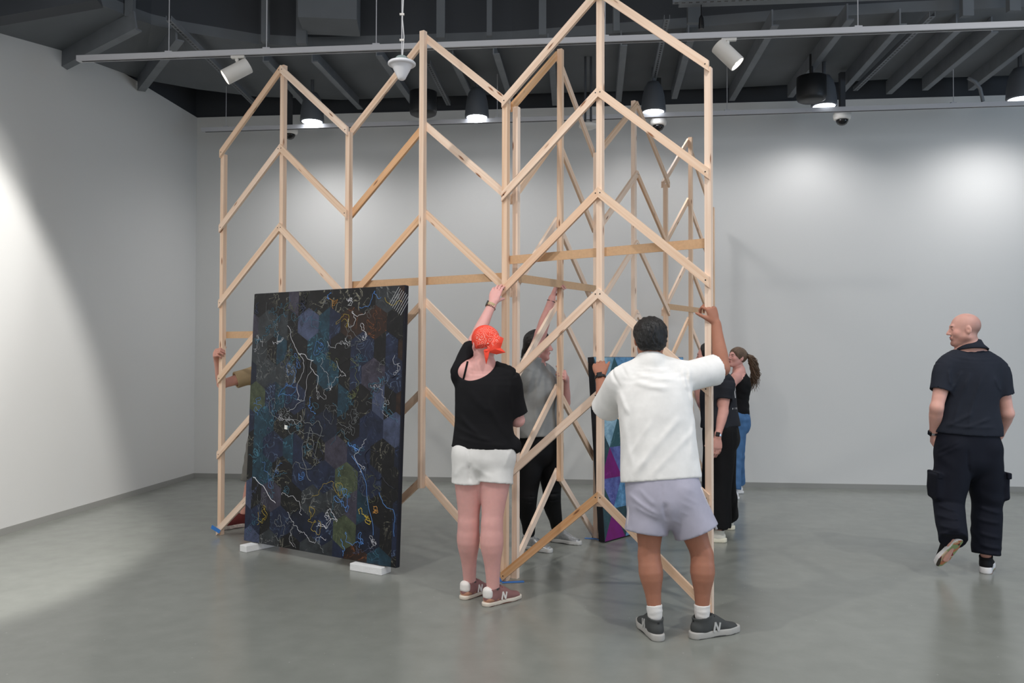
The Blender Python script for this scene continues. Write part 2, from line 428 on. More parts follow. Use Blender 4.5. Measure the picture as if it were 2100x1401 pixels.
# black drum speakers
for px, py, lab in ((1664, 186, 'black drum speaker hanging beside a bell lamp on the right'), (868, 216, 'black drum speaker under the ceiling behind the second lattice peak')):
    q = wall_pt(0, -1.15, 0); r = ray(px, py); c = CAMP + r * (((q - CAMP).dot(WN)) / r.dot(WN))
    root = empty('drum_speaker', c); tag(root, lab, 'speaker', 'black drum speakers')
    MB().lathe(c, [(0.0, -0.115), (0.11, -0.115), (0.14, -0.10), (0.15, -0.07), (0.15, 0.14), (0.0, 0.14)], 32).build('housing', mat('speaker_black', (26, 27, 29), 0.5), root, True)
    MB().tube([c + Vector((0, 0, .13)), Vector((c.x, c.y, 4.72))], 0.02, 8).build('stem', M_BLACK, root)
# security dome cameras on dark poles, a white disc detector
M_DOME = mat('dome_glass', (12, 12, 14), 0.08)
for px, py, b, lab in ((594, 268, -0.6, 'white dome security camera behind the leftmost lattice peak'), (1350, 250, -0.6, 'white dome security camera below the right-centre bell lamp'), (1727, 238, -0.6, 'white dome security camera alone on the right of the back wall')):
    q = wall_pt(0, b, 0); r = ray(px, py); c = CAMP + r * (((q - CAMP).dot(WN)) / r.dot(WN))
    root = empty('dome_camera', c); tag(root, lab, 'security camera', 'dome cameras along the back wall')
    MB().lathe(c, [(0.0, 0.05), (0.06, 0.05), (0.092, 0.035), (0.097, 0.0), (0.09, -0.035), (0.068, -0.045), (0.0, -0.045)], 28).build('housing', M_WHITEM, root, True)
    MB().lathe(c, [(0.066, -0.044), (0.064, -0.062), (0.05, -0.088), (0.028, -0.102), (0.0, -0.107)], 24).build('dome', M_DOME, root, True)
    MB().box((c.x, c.y, (c.z + 0.05 + 4.70) / 2), (0.055, 0.055, 4.70 - c.z - 0.05)).build('pole', M_DARKER, root)
c = pix(1206, 258, 8.7)
root = empty('ceiling_detector', c); tag(root, 'flat white round detector hanging behind the lattice under the track', 'detector')
MB().lathe(c, [(0.0, 0.03), (0.06, 0.03), (0.10, 0.01), (0.10, -0.01), (0.06, -0.035), (0, -0.04)], 24).build('disc', M_WHITEM, root, True)
for dx in (-0.03, 0.03): MB().tube([c + Vector((dx, 0, .02)), Vector((c.x + dx, c.y, 4.8))], 0.012, 6).build('conduit', M_DARKER, root)
# white cone pendant device on a rod, near
c = pix(824, 132, 5.35)
root = empty('cone_pendant', c); tag(root, 'white cone-shaped device hanging on a thin rod at top left centre', 'pendant device')
MB().lathe(c, [(0.0, -0.105), (0.014, -0.104), (0.024, -0.097), (0.031, -0.082), (0.050, -0.045), (0.066, -0.012), (0.070, -0.006), (0.084, -0.008), (0.091, -0.002), (0.091, 0.008), (0.084, 0.015), (0.05, 0.018), (0.0, 0.018)], 36).build('cone', mat('white_cone_plastic', (226, 226, 230), 0.35), root, True)
MB().lathe(c, [(0.045, 0.016), (0.045, 0.04), (0.03, 0.052), (0.0, 0.054)], 8).build('cap', mat('grey_green_cap', (134, 148, 146), 0.4), root)
MB().tube([c + Vector((0, 0, .05)), c + Vector((0, 0, .05)) + Vector((0, 0, 1.1))], 0.004, 6).build('rod', M_TRACK, root)
MB().tube([c + Vector((.004, 0, .05)), c + Vector((.014, 0, .18)), c + Vector((.003, 0, .3)), c + Vector((.012, 0, .5)), c + Vector((.006, 0, 1.1))], 0.003, 6).build('cable', mat('white_cable', (225, 225, 225), 0.5), root)
for h in (0.16, 0.33): MB().box(c + Vector((0, 0, h)), (0.03, 0.012, 0.012)).build('clip', M_WHITEM, root)
# hanging black connector, flexible conduit
p = pixz(1438, 10, 4.72)
root = empty('hanging_plug', p); tag(root, 'small black plug dangling on a cord from the grey soffit', 'plug')
MB().tube([p, p - Vector((0, 0, .10))], 0.005, 6).build('cord', M_BLACK, root)
MB().lathe(p - Vector((0, 0, .22)), [(0, 0), (.024, 0), (.026, .03), (.02, .10), (.008, .125), (0, .125)], 10).build('plug_body', M_BLACK, root)
pts = [pix(1985, 160, 8.6), pix(2000, 168, 8.6), pix(2010, 182, 8.6), pix(2016, 208, 8.6)]
tag(MB().tube(pts, 0.018, 8).build('flexible_conduit', M_RIB, None, True), 'short grey flexible conduit curving down to the rear track', 'conduit')

# ------------------------------------------------------------------ the timber lattice screens
def board(name, a, b, w, h, side, parent, matl=None, cuts=None):
    """board with a grain attribute; w along 'side', h across; cuts = vertical end cuts"""
    a, b = Vector(a), Vector(b)
    d = (b - a).normalized(); u = Vector(side); u = (u - d * u.dot(d)).normalized(); v = d.cross(u)
    e = 0.0
    vs = []
    for p, t in ((a, 0), (b, 1)):
        for x, y in ((-1, -1), (1, -1), (1, 1), (-1, 1)):
            q = p + u * x * w / 2 + v * y * h / 2
            if cuts:             # end plane vertical: shift along d so horizontal offset cancels
                hd = Vector((d.x, d.y, 0)); hl = hd.length; hd = hd / hl
                q = q - d * ((q - p).dot(hd) / hl)
            vs.append(q)
    mb = MB().hexa(vs); me = mb.mesh(name)
    at = me.attributes.new('grain', 'FLOAT_VECTOR', 'POINT')
    L = (b - a).length; o = random.random() * 50
    for i in range(8):
        k = i % 4
        at.data[i].vector = (o + (L if i > 3 else 0), o * .3 + (w if k in (1, 2) else 0), o * .7 + (h if k in (2, 3) else 0))
    return link(name, me, matl or M_WOOD, parent)
def screws(parent, pts, n):
    for p in pts:
        MB().lathe(p, [(0.0045, 0.0), (0.0045, 0.0012), (0, 0.0014)], 8, n).build('screw', M_BLACK, parent)
PW, CW, CT = 0.040, 0.050, 0.022
random.seed(4)
def lattice(root, posts, sides, shade_tinted, hv, hp, tip):
    """posts: valley positions; sides[i]: +1 chevrons nailed on the camera side of bay i, -1 on the far side"""
    nb = len(posts) - 1
    step = (hp - tip) / 5.0
    nrm = []
    for i in range(nb):
        d = (posts[i + 1] - posts[i]).normalized(); k = Vector((d.y, -d.x, 0))
        if k.y > 0 and abs(k.y) > abs(k.x): k = -k
        nrm.append((d, k))
    for i, p in enumerate(posts):
        d, k = nrm[min(i, nb - 1)]
        board('post', p, p + Vector((0, 0, hv)), PW, PW, d, root)
    for i in range(nb):
        d, k = nrm[i]; s = sides[i]
        mid = (posts[i] + posts[i + 1]) / 2
        board('peak_post', mid + Vector((0, 0, tip - 0.10)), mid + Vector((0, 0, hp + 0.005)), PW, PW, d, root)
        o = k * s * (PW / 2 + CT / 2)
        hw = CW / 2 / math.cos(R(41))
        for j in range(6):
            top = mid + o + Vector((0, 0, tip + step * j - hw))
            for q, sg in ((posts[i], 1), (posts[i + 1], -1)):
                low = q + o + Vector((0, 0, 0.030 + step * j)) - d * sg * 0.012
                board('lattice_slat', low, top, CT, CW, k, root, M_SHADE_PINE if (i, j, sg) in shade_tinted else None, cuts=True)
                if s > 0:
                    f = k * (PW / 2 + CT) - o
                    screws(root, [top + f + d * -sg * 0.016 - Vector((0, 0, .006)), low + f + d * sg * 0.02 + Vector((0, 0, .012))], k)
    return nrm
FD = Vector((math.cos(-0.5309), math.sin(-0.5309), 0)); FO = Vector((-2.5033, 7.1082, 0)); BAY = 1.4255
FV = [FO + FD * BAY * i for i in range(4)]
FK = Vector((FD.y, -FD.x, 0))
front = empty('lattice_screen', FV[0]); tag(front, 'long front pine lattice screen of three peaked bays with chevron slats', 'lattice screen', 'pine lattice screens')
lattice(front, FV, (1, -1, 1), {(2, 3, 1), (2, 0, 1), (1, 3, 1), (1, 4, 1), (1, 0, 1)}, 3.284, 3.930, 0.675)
WV = [Vector((0.028, 5.735, 0)), Vector((0.72, 7.02, 0)), Vector((1.554, 8.304, 0)), Vector((2.335, 9.56, 0))]
wing = empty('lattice_screen', WV[0]); tag(wing, 'rear pine lattice screen running back towards the wall behind the front one', 'lattice screen', 'pine lattice screens')
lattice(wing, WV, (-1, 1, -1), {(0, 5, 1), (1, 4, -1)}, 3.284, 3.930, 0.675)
def brace(root, A, B, za, zb, k, side, label=None):
    o = k * side
    return board('brace', A + o + Vector((0, 0, za)), B + o + Vector((0, 0, zb)), 0.006, 0.058, k, root, M_MDF)
def hz(px, py, P): 
    return (pix(px, py, P.y)).z
brace(front, FV[2] + FD * .01, FV[3] + FD * .01, hz(1040, 533, FV[2]), hz(1455, 497, FV[3]), FK, -(PW / 2 + 0.005))
brace(front, FV[1], FV[2], hz(720, 584, FV[1]), hz(1035, 566, FV[2]), FK, -(PW / 2 + CT + 0.005))
brace(front, FV[0] + FD * .02, FV[1], hz(458, 687, FV[0]), hz(717, 684, FV[1]), FK, -(PW / 2 + 0.005))
d = (WV[1] - WV[0]).normalized(); k = Vector((d.y, -d.x, 0))
brace(wing, WV[0], WV[1], hz(1055, 571, WV[0]), hz(1222, 594, WV[1]), k, (PW / 2 + 0.005))
d = (WV[3] - WV[2]).normalized(); k = Vector((d.y, -d.x, 0))
brace(wing, WV[2], WV[3], hz(1365, 629, WV[2]), hz(1462, 641, WV[3]), k, (PW / 2 + 0.005))

# blue painter's tape at the feet of the posts
M_TAPE = mat('blue_masking_tape', (60, 128, 208), 0.6)
def tape(c, quads, label):
    root = empty('masking_tape', c); tag(root, label, 'tape', "strips of blue masking tape")
    for q in quads: q.build('tape_strip', M_TAPE, root)
f = FK * 0.0435
p = FV[0] + f
tape(p, [MB().bar(p + Vector((-.045, 0, .075)) , p + Vector((.035, -.02, .035)), 0.0012, 0.035, FK)], 'strip of blue masking tape on the foot of the leftmost post')
p = FV[2]
tape(p, [MB().bar(p + Vector((-.02, -.05, .002)), p + Vector((.13, -.03, .003)), 0.04, 0.0015, (0, 1, 0)), MB().bar(p + f + Vector((-.05, -.0, .08)), p + f + Vector((-.012, 0, .0)), 0.0015, 0.036, FK)], 'blue masking tape at the middle post foot beside the pink sneakers')
p = WV[1]
tape(p, [MB().bar(p + Vector((-.10, -.03, .002)), p + Vector((.0, -.06, .002)), 0.04, 0.0015, (0, 1, 0)), MB().bar(p + Vector((.0, -.10, .002)), p + Vector((.09, -.06, .003)), 0.035, 0.0015, (0, 1, 0))], 'blue masking tape on the floor below the bright blue textile panel')

# ------------------------------------------------------------------ textile panels
def scribble_mat(name, base, line, dens=0.5, line2=None):
    M = bpy.data.materials.new(name); M.use_nodes = True
    nt = M.node_tree; N, L = nt.nodes, nt.links; b = N['Principled BSDF']
    tc = N.new('ShaderNodeTexCoord'); oi = N.new('ShaderNodeObjectInfo')
    ad = N.new('ShaderNodeVectorMath'); ad.operation = 'ADD'; L.new(tc.outputs['Object'], ad.inputs[0])
    sc = N.new('ShaderNodeVectorMath'); sc.operation = 'SCALE'; L.new(oi.outputs['Random'], sc.inputs['Scale']); sc.inputs[0].default_value = (37, 11, 53)
    L.new(sc.outputs[0], ad.inputs[1])
    n = N.new('ShaderNodeTexNoise'); n.inputs['Scale'].default_value = 7; n.inputs['Detail'].default_value = 3.5; n.inputs['Distortion'].default_value = 1.6
    L.new(ad.outputs[0], n.inputs['Vector'])
    sb = N.new('ShaderNodeMath'); sb.operation = 'SUBTRACT'; sb.inputs[1].default_value = 0.5; L.new(n.outputs['Fac'], sb.inputs[0])
    ab = N.new('ShaderNodeMath'); ab.operation = 'ABSOLUTE'; L.new(sb.outputs[0], ab.inputs[0])
    rp = N.new('ShaderNodeValToRGB'); L.new(ab.outputs[0], rp.inputs[0])
    rp.color_ramp.elements[0].position, rp.color_ramp.elements[0].color = 0.006, (1, 1, 1, 1)
    rp.color_ramp.elements[1].position, rp.color_ramp.elements[1].color = 0.016, (0, 0, 0, 1)
    n2 = N.new('ShaderNodeTexNoise'); n2.inputs['Scale'].default_value = 3.0; n2.inputs['Detail'].default_value = 3; L.new(ad.outputs[0], n2.inputs['Vector'])
    r2 = N.new('ShaderNodeValToRGB'); L.new(n2.outputs['Fac'], r2.inputs[0])
    r2.color_ramp.elements[0].position, r2.color_ramp.elements[0].color = 0.45, (0, 0, 0, 1)
    r2.color_ramp.elements[1].position, r2.color_ramp.elements[1].color = 0.65, (dens, dens, dens, 1)
    ml = N.new('ShaderNodeMath'); ml.operation = 'MULTIPLY'; L.new(rp.outputs[0], ml.inputs[0]); L.new(r2.outputs[0], ml.inputs[1])
    n3 = N.new('ShaderNodeTexNoise'); n3.inputs['Scale'].default_value = 11; n3.inputs['Detail'].default_value = 7; n3.inputs['Roughness'].default_value = 0.7; L.new(ad.outputs[0], n3.inputs['Vector'])
    r3 = N.new('ShaderNodeValToRGB'); L.new(n3.outputs['Fac'], r3.inputs[0])
    c = lin(base)
    r3.color_ramp.elements[0].position, r3.color_ramp.elements[0].color = 0.35, tuple(x * .6 for x in c[:3]) + (1,)
    r3.color_ramp.elements[1].position, r3.color_ramp.elements[1].color = 0.72, lin(line2) if line2 else tuple(min(1, x * 1.7) for x in c[:3]) + (1,)
    mx = N.new('ShaderNodeMix'); mx.data_type = 'RGBA'; mx.inputs[7].default_value = lin(line)
    L.new(ml.outputs[0], mx.inputs[0]); L.new(r3.outputs[0], mx.inputs[6])
    L.new(mx.outputs[2], b.inputs['Base Color'])
    b.inputs['Roughness'].default_value = 0.6; b.inputs['Specular IOR Level'].default_value = 0.35
    bp = N.new('ShaderNodeBump'); bp.inputs['Strength'].default_value = 0.12; bp.inputs['Distance'].default_value = 0.01
    L.new(n3.outputs['Fac'], bp.inputs['Height']); L.new(bp.outputs[0], b.inputs['Normal'])
    return M
random.seed(11)
foam_h = 0.052
BL = pixz(500, 1109, foam_h + 0.004); BR = pixz(812, 1166, foam_h + 0.004)
D1 = (BR - BL); W1 = D1.length; D1 = D1.normalized()
NB = Vector((-D1.y, D1.x, 0))            # away from the camera
if NB.y < 0: NB = -NB
H1, LEAN = 1.99, 0.085
U1 = (Vector((0, 0, 1)) * H1 + NB * LEAN).normalized()
N1 = U1.cross(D1).normalized()
if N1.y > 0: N1 = -N1
TH = 0.045
pan = empty('textile_panel', BL); tag(pan, 'large dark patchwork textile panel of navy and black hexagons on white foam blocks', 'artwork panel')
bc = BL + D1 * W1 / 2 + U1 * H1 / 2 - N1 * TH / 2
M_CORE = mat('dark_canvas', (20, 22, 34), 0.7, noise=0.2, nscale=30)
MB().box(bc, (W1, TH, H1), ax=(D1, -N1, U1)).build('stretched_canvas', M_CORE, pan, bevel=0.008)
PAT = [scribble_mat('patch_navy', (24, 32, 54), (110, 132, 165), .6), scribble_mat('patch_black', (15, 15, 18), (150, 148, 132), .7), scribble_mat('patch_teal', (22, 48, 62), (70, 124, 146), .8),
       scribble_mat('patch_plum', (52, 49, 62), (90, 85, 95), .4), scribble_mat('patch_slate', (60, 68, 92), (20, 22, 34), .8), scribble_mat('patch_olive', (62, 70, 52), (120, 130, 96), .5),
       scribble_mat('patch_charcoal', (42, 46, 50), (190, 192, 190), .6), scribble_mat('patch_rust', (28, 22, 20), (170, 100, 50), .6, (58, 36, 26)), scribble_mat('patch_ink', (18, 24, 40), (70, 96, 150), .6)]
def to1(x, y): return BL + D1 * x + U1 * y
def clip_poly(pts, x0, x1, y0, y1):
    for ax, lim, sg in ((0, x0, 1), (0, x1, -1), (1, y0, 1), (1, y1, -1)):
        out = []
        for i in range(len(pts)):
            a, b = pts[i], pts[(i + 1) % len(pts)]
            ia, ib = sg * (a[ax] - lim) >= 0, sg * (b[ax] - lim) >= 0
            if ia: out.append(a)
            if ia != ib:
                t = (lim - a[ax]) / (b[ax] - a[ax]); out.append((a[0] + t * (b[0] - a[0]), a[1] + t * (b[1] - a[1])))
        pts = out
        if len(pts) < 3: return []
    return pts
def patch(root, fn, nrm, poly, m_, lift):
    q = [fn(*p) for p in poly]; k = len(q)
    vs = [p + nrm * 0.0003 for p in q] + [p + nrm * lift for p in q]
    fs = [tuple(range(k, 2 * k))] + [(i, (i + 1) % k, k + (i + 1) % k, k + i) for i in range(k)]
    return MB().add(vs, fs).build('patch', m_, root)
hw_, hs_ = W1 / 7.0, 0.128              # hexagon width, side length
wts = [0] * 7 + [1] * 7 + [2] * 8 + [8] * 4 + [3] * 3 + [4] * 1 + [6] * 3 + [7] * 1
SPEC = {(9, 2): 4, (9, 0): 6, (5, 6): 4, (6, 6): 4, (6, 0): 5, (7, 0): 6, (2, 5): 3, (7, 1): 6, (0, 1): 6, (0, 4): 6, (0, 3): 6, (1, 4): 5}
row = 0; cy = 0.0
prev = {}
while cy - hs_ < H1:
    for c_ in range(-1, 8):
        cx = (c_ + (0.5 if row % 2 else 0.0)) * hw_ + hw_ / 2 * 0.6
        hexp = [(cx + hw_ / 2 * a, cy + hs_ * b) for a, b in ((0, 1), (-1, .5), (-1, -.5), (0, -1), (1, -.5), (1, .5))]
        k = SPEC.get((row, c_), random.choice(wts))
        if (row, c_) not in SPEC and (row - 2, c_) in prev and random.random() < .28: k = prev[(row - 2, c_)]
        prev[(row, c_)] = k
        halves = ([hexp[0], hexp[1], hexp[2], hexp[3]], [hexp[3], hexp[4], hexp[5], hexp[0]])
        if random.random() < 0.5:
            groups = [(hexp, k)]
        else:
            k2 = random.choice([0, 1, 2, 8, 0, 1]) if random.random() < .7 else k
            groups = [(halves[0], k), (halves[1], k2)]
        for poly, kk in groups:
            poly = clip_poly(poly, 0.004, W1 - 0.004, 0.004, H1 - 0.004)
            if len(poly) >= 3: patch(pan, to1, N1, poly, PAT[kk], random.uniform(0.0012, 0.0028))
    row += 1; cy += hs_ * 1.5
# painted thread-like lines
def squiggle(x, y, n, step, col, wob, r, drift=(0, 0), loop=0.0):
    n = int(n * 1.6); wob *= 1.15; step *= .8
    a = random.random() * 6.28; pts = []
    for i in range(n):
        if not (0.015 < x < W1 - 0.015 and 0.015 < y < H1 - 0.015): break
        pts.append(to1(x, y) + N1 * 0.0035)
        a += random.gauss(loop, wob)
        x += math.cos(a) * step + drift[0]; y += math.sin(a) * step + drift[1]
    if len(pts) > 4: MB().tube(pts, r * .5, 4).build('painted_line', col, pan)
LW, LB, LY, LG, LO = mat('line_white', (214, 216, 222), .6), mat('line_blue', (96, 150, 220), .6), mat('line_yellow', (196, 172, 60), .6), mat('line_grey', (110, 114, 116), .6), mat('line_ochre', (190, 140, 70), .6)
def uv(px, py):   # measured place on the panel face
    r = ray(px, py); t = (BL - CAMP).dot(N1) / r.dot(N1); p = CAMP + r * t - BL
    return p.dot(D1), p.dot(U1)
for px, py, n_, st, c_, wb, r_, dr, lp in (
    (590, 668, 30, .014, LW, .5, .0030, (.002, -.008), .05), (612, 725, 26, .016, LW, .7, .0036, (.003, -.010), .0), (640, 760, 18, .018, LW, .4, .0028, (0, -.006), .0),
    (672, 700, 24, .022, LW, 1.6, .0024, (.001, .0), .0), (690, 740, 26, .02, LW, 1.3, .0022, (.0, -.008), .0), (716, 655, 24, .014, LW, .6, .0032, (.005, 0), .25), (750, 690, 30, .012, LW, .9, .0028, (0, 0), .3),
    (712, 612, 26, .014, LW, .8, .0030, (.001, -.002), .3), (706, 590, 22, .016, LB, .5, .004, (.0, -.010), 0), (738, 630, 20, .012, LB, .8, .003, (.004, 0), .2),
    (676, 612, 20, .014, LO, .9, .003, (0, -.004), .2), (790, 610, 30, .014, LY, .5, .0024, (.002, -.006), .1), (697, 660, 24, .016, LY, .6, .0022, (.0, -.004), .1),
    (560, 700, 34, .015, LW, 1.0, .0022, (0, -.002), .1), (540, 710, 30, .015, LW, .9, .002, (.003, .001), .1), (620, 860, 40, .014, LG, .5, .004, (-.003, -.002), .2), (560, 840, 46, .016, LG, .5, .0045, (.003, -.004), .1),
    (640, 880, 44, .016, LG, .45, .0055, (.003, -.004), .05), (600, 960, 46, .016, LG, .45, .005, (.003, .002), -.05), (720, 850, 50, .013, LG, .9, .003, (0, 0), .2), (760, 790, 50, .012, LW, 1.0, .0018, (0, -.001), .2),
    (752, 900, 26, .013, LW, 1.0, .003, (0, -.003), .3), (736, 925, 22, .012, LB, 1.0, .0045, (0, 0), .3), (722, 935, 18, .016, LB, .25, .0035, (.001, -.012), 0), (762, 1070, 34, .012, LY, .9, .0042, (0, 0), .3),
    (770, 1045, 26, .011, LO, .9, .004, (0, 0), .3), (778, 1010, 22, .014, LB, .5, .003, (-.001, -.008), .0), (530, 1050, 34, .015, LY, .8, .0024, (.001, 0), .1), (590, 1050, 34, .016, LW, .8, .0026, (-.001, 0), .2),
    (650, 1080, 60, .013, LW, .8, .0034, (0, 0), .2), (640, 1060, 44, .013, LY, .8, .0026, (.002, 0), .1), (655, 1105, 50, .012, LG, .8, .004, (0, 0), .2), (700, 1105, 44, .013, LB, .9, .004, (0, 0), .2), (712, 1095, 40, .013, LB, .9, .003, (0, -.002), .1),
    (722, 1010, 70, .013, mat('line_teal', (74, 120, 142), .6), .9, .003, (0, 0), .2), (640, 1020, 30, .02, LY, .5, .002, (.001, .003), 0), (525, 980, 16, .02, LW, .3, .005, (.0005, -.014), 0), (560, 1100, 44, .013, LG, .8, .004, (0, 0), .2),
    (785, 820, 44, .014, LG, .7, .002, (0, 0), .1), (600, 1080, 30, .014, LW, .7, .002, (.003, -.002), 0), (690, 870, 40, .014, LG, .7, .003, (.001, .0), .1), (548, 620, 36, .018, LG, .6, .0022, (.002, -.003), 0),
    (630, 620, 30, .018, mat('line_dark', (24, 26, 40), .6), .8, .004, (.0, 0), .1), (800, 770, 34, .018, mat('line_dark', (24, 26, 40), .6), .5, .006, (0, -.004), .1), (772, 930, 34, .016, mat('line_dark', (24, 26, 40), .6), .4, .006, (0, -.004), .1)):
    x, y = uv(px, py); squiggle(x, y, n_, st, c_, wb, r_, dr, lp)
LT, LD = mat('line_teal', (74, 120, 142), .6), mat('line_olive', (110, 116, 80), .6)
for i in range(70):
    squiggle(random.uniform(.05, W1 - .05), random.uniform(.05, H1 - .05), random.randint(26, 60), random.uniform(.009, .016), random.choice([LG, LG, LT, LT, LD, LB, LW, mat('line_slate', (70, 78, 104), .6)]), random.uniform(.5, 1.1), random.uniform(.0016, .0034), (0, 0), random.uniform(-.15, .3))
# white square label and striped corner
x, y = uv(587, 877)
MB().add([to1(x + a, y + b) + N1 * .004 for a, b in ((-.016, -.012), (.018, -.016), (.018, .016), (-.016, .020))], [(0, 1, 2, 3)]).build('white_square', mat('white_patch', (240, 240, 236), .6), pan)
for i in range(8):
    x, y = uv(800 + i * 3.3, 588 + i * 3)
    MB().tube([to1(x + .09 * t - .02 * i * 0, y - .13 + .13 * t) + N1 * .003 for t in (0, .95)], 0.0016, 4).build('painted_line', LW, pan)
# foam blocks
M_FOAM = mat('white_foam', (236, 237, 238), 0.85, bump=0.25, bscale=120)
def foam(c, L, W, d, label):
    root = MB().box((c.x, c.y, foam_h / 2), (L, W, foam_h), math.atan2(d.y, d.x)).build('foam_block', M_FOAM, bevel=0.004)
    tag(root, label, 'foam block', 'white foam blocks under the dark panel')
c1 = (pixz(500, 1137, 0) + pixz(492, 1131, 0)) / 2
dv = (pixz(545, 1128, 0) - pixz(500, 1138, 0)).normalized()
foam(c1 + dv * 0.16 + Vector((-.0, .025, 0)), 0.32, 0.085, dv, 'white foam block under the left corner of the dark textile panel')
a, b = pixz(717, 1170, 0), pixz(782, 1181, 0); dv = (b - a).normalized(); nn = Vector((-dv.y, dv.x, 0))
foam((a + b) / 2 + nn * 0.055, (b - a).length, 0.11, dv, 'white foam block under the right corner of the dark textile panel')

# second panel: blue and magenta triangles, behind the front screen
P0 = pixz(1240, 1112, 0.01); ang = R(48); D2 = Vector((math.cos(ang), math.sin(ang), 0)); NB2 = Vector((-D2.y, D2.x, 0))
W2, H2 = 1.46, 1.53
U2 = (Vector((0, 0, H2)) + NB2 * 0.115).normalized(); N2 = U2.cross(D2).normalized()
if N2.y > 0: N2 = -N2
pan2 = empty('textile_panel', P0); tag(pan2, 'bright patchwork textile panel of blue, teal and magenta triangles behind the man in white', 'artwork panel')
MB().box(P0 + D2 * W2 / 2 + U2 * H2 / 2 - N2 * .03, (W2, .06, H2), ax=(D2, -N2, U2)).build('stretched_canvas', mat('black_canvas_edge', (22, 24, 30), .7), pan2)
P2M = [scribble_mat('tri_teal', (64, 112, 122), (150, 190, 200), .3, (50, 84, 96)), scribble_mat('tri_blue', (70, 128, 178), (190, 215, 235), .5, (120, 176, 220)), scribble_mat('tri_purple', (66, 60, 98), (110, 100, 150), .3, (84, 76, 124)),
       scribble_mat('tri_magenta', (142, 38, 128), (180, 70, 160), .3, (120, 30, 120)), scribble_mat('tri_sky', (126, 176, 206), (60, 80, 120), .5, (170, 205, 222)), scribble_mat('tri_slate', (52, 76, 86), (90, 120, 130), .3, (60, 90, 98)), scribble_mat('tri_violet', (92, 92, 168), (150, 150, 210), .4, (110, 130, 196))]
def to2(x, y): return P0 + D2 * x + U2 * y
s_ = 0.30; h_ = 0.255
colr = [[3, 5, 1, 2, 0, 1, 5, 0, 2, 1, 4, 0, 5], [6, 1, 6, 5, 1, 0, 2, 1, 5, 0, 1, 2, 5], [3, 6, 4, 5, 0, 2, 5, 1, 0, 2, 6, 1, 5], [4, 0, 6, 5, 1, 5, 2, 0, 1, 6, 0, 2, 5], [1, 4, 0, 5, 2, 0, 1, 5, 2, 1, 0, 5, 2], [4, 0, 1, 2, 2, 1, 5, 0, 1, 2, 0, 1, 5]]
for j in range(6):
    for i in range(-1, 12):
        x0 = i * s_ / 2; y0 = j * h_
        if (i + j) % 2 == 0: tri = [(x0, y0), (x0 + s_, y0), (x0 + s_ / 2, y0 + h_)]
        else: tri = [(x0, y0 + h_), (x0 + s_ / 2, y0), (x0 + s_, y0 + h_)]
        tri = clip_poly(tri, 0.003, W2 - .003, 0.003, H2 - .003)
        if len(tri) >= 3: patch(pan2, to2, N2, tri, P2M[colr[j][i % 13]], random.uniform(.0012, .0025))
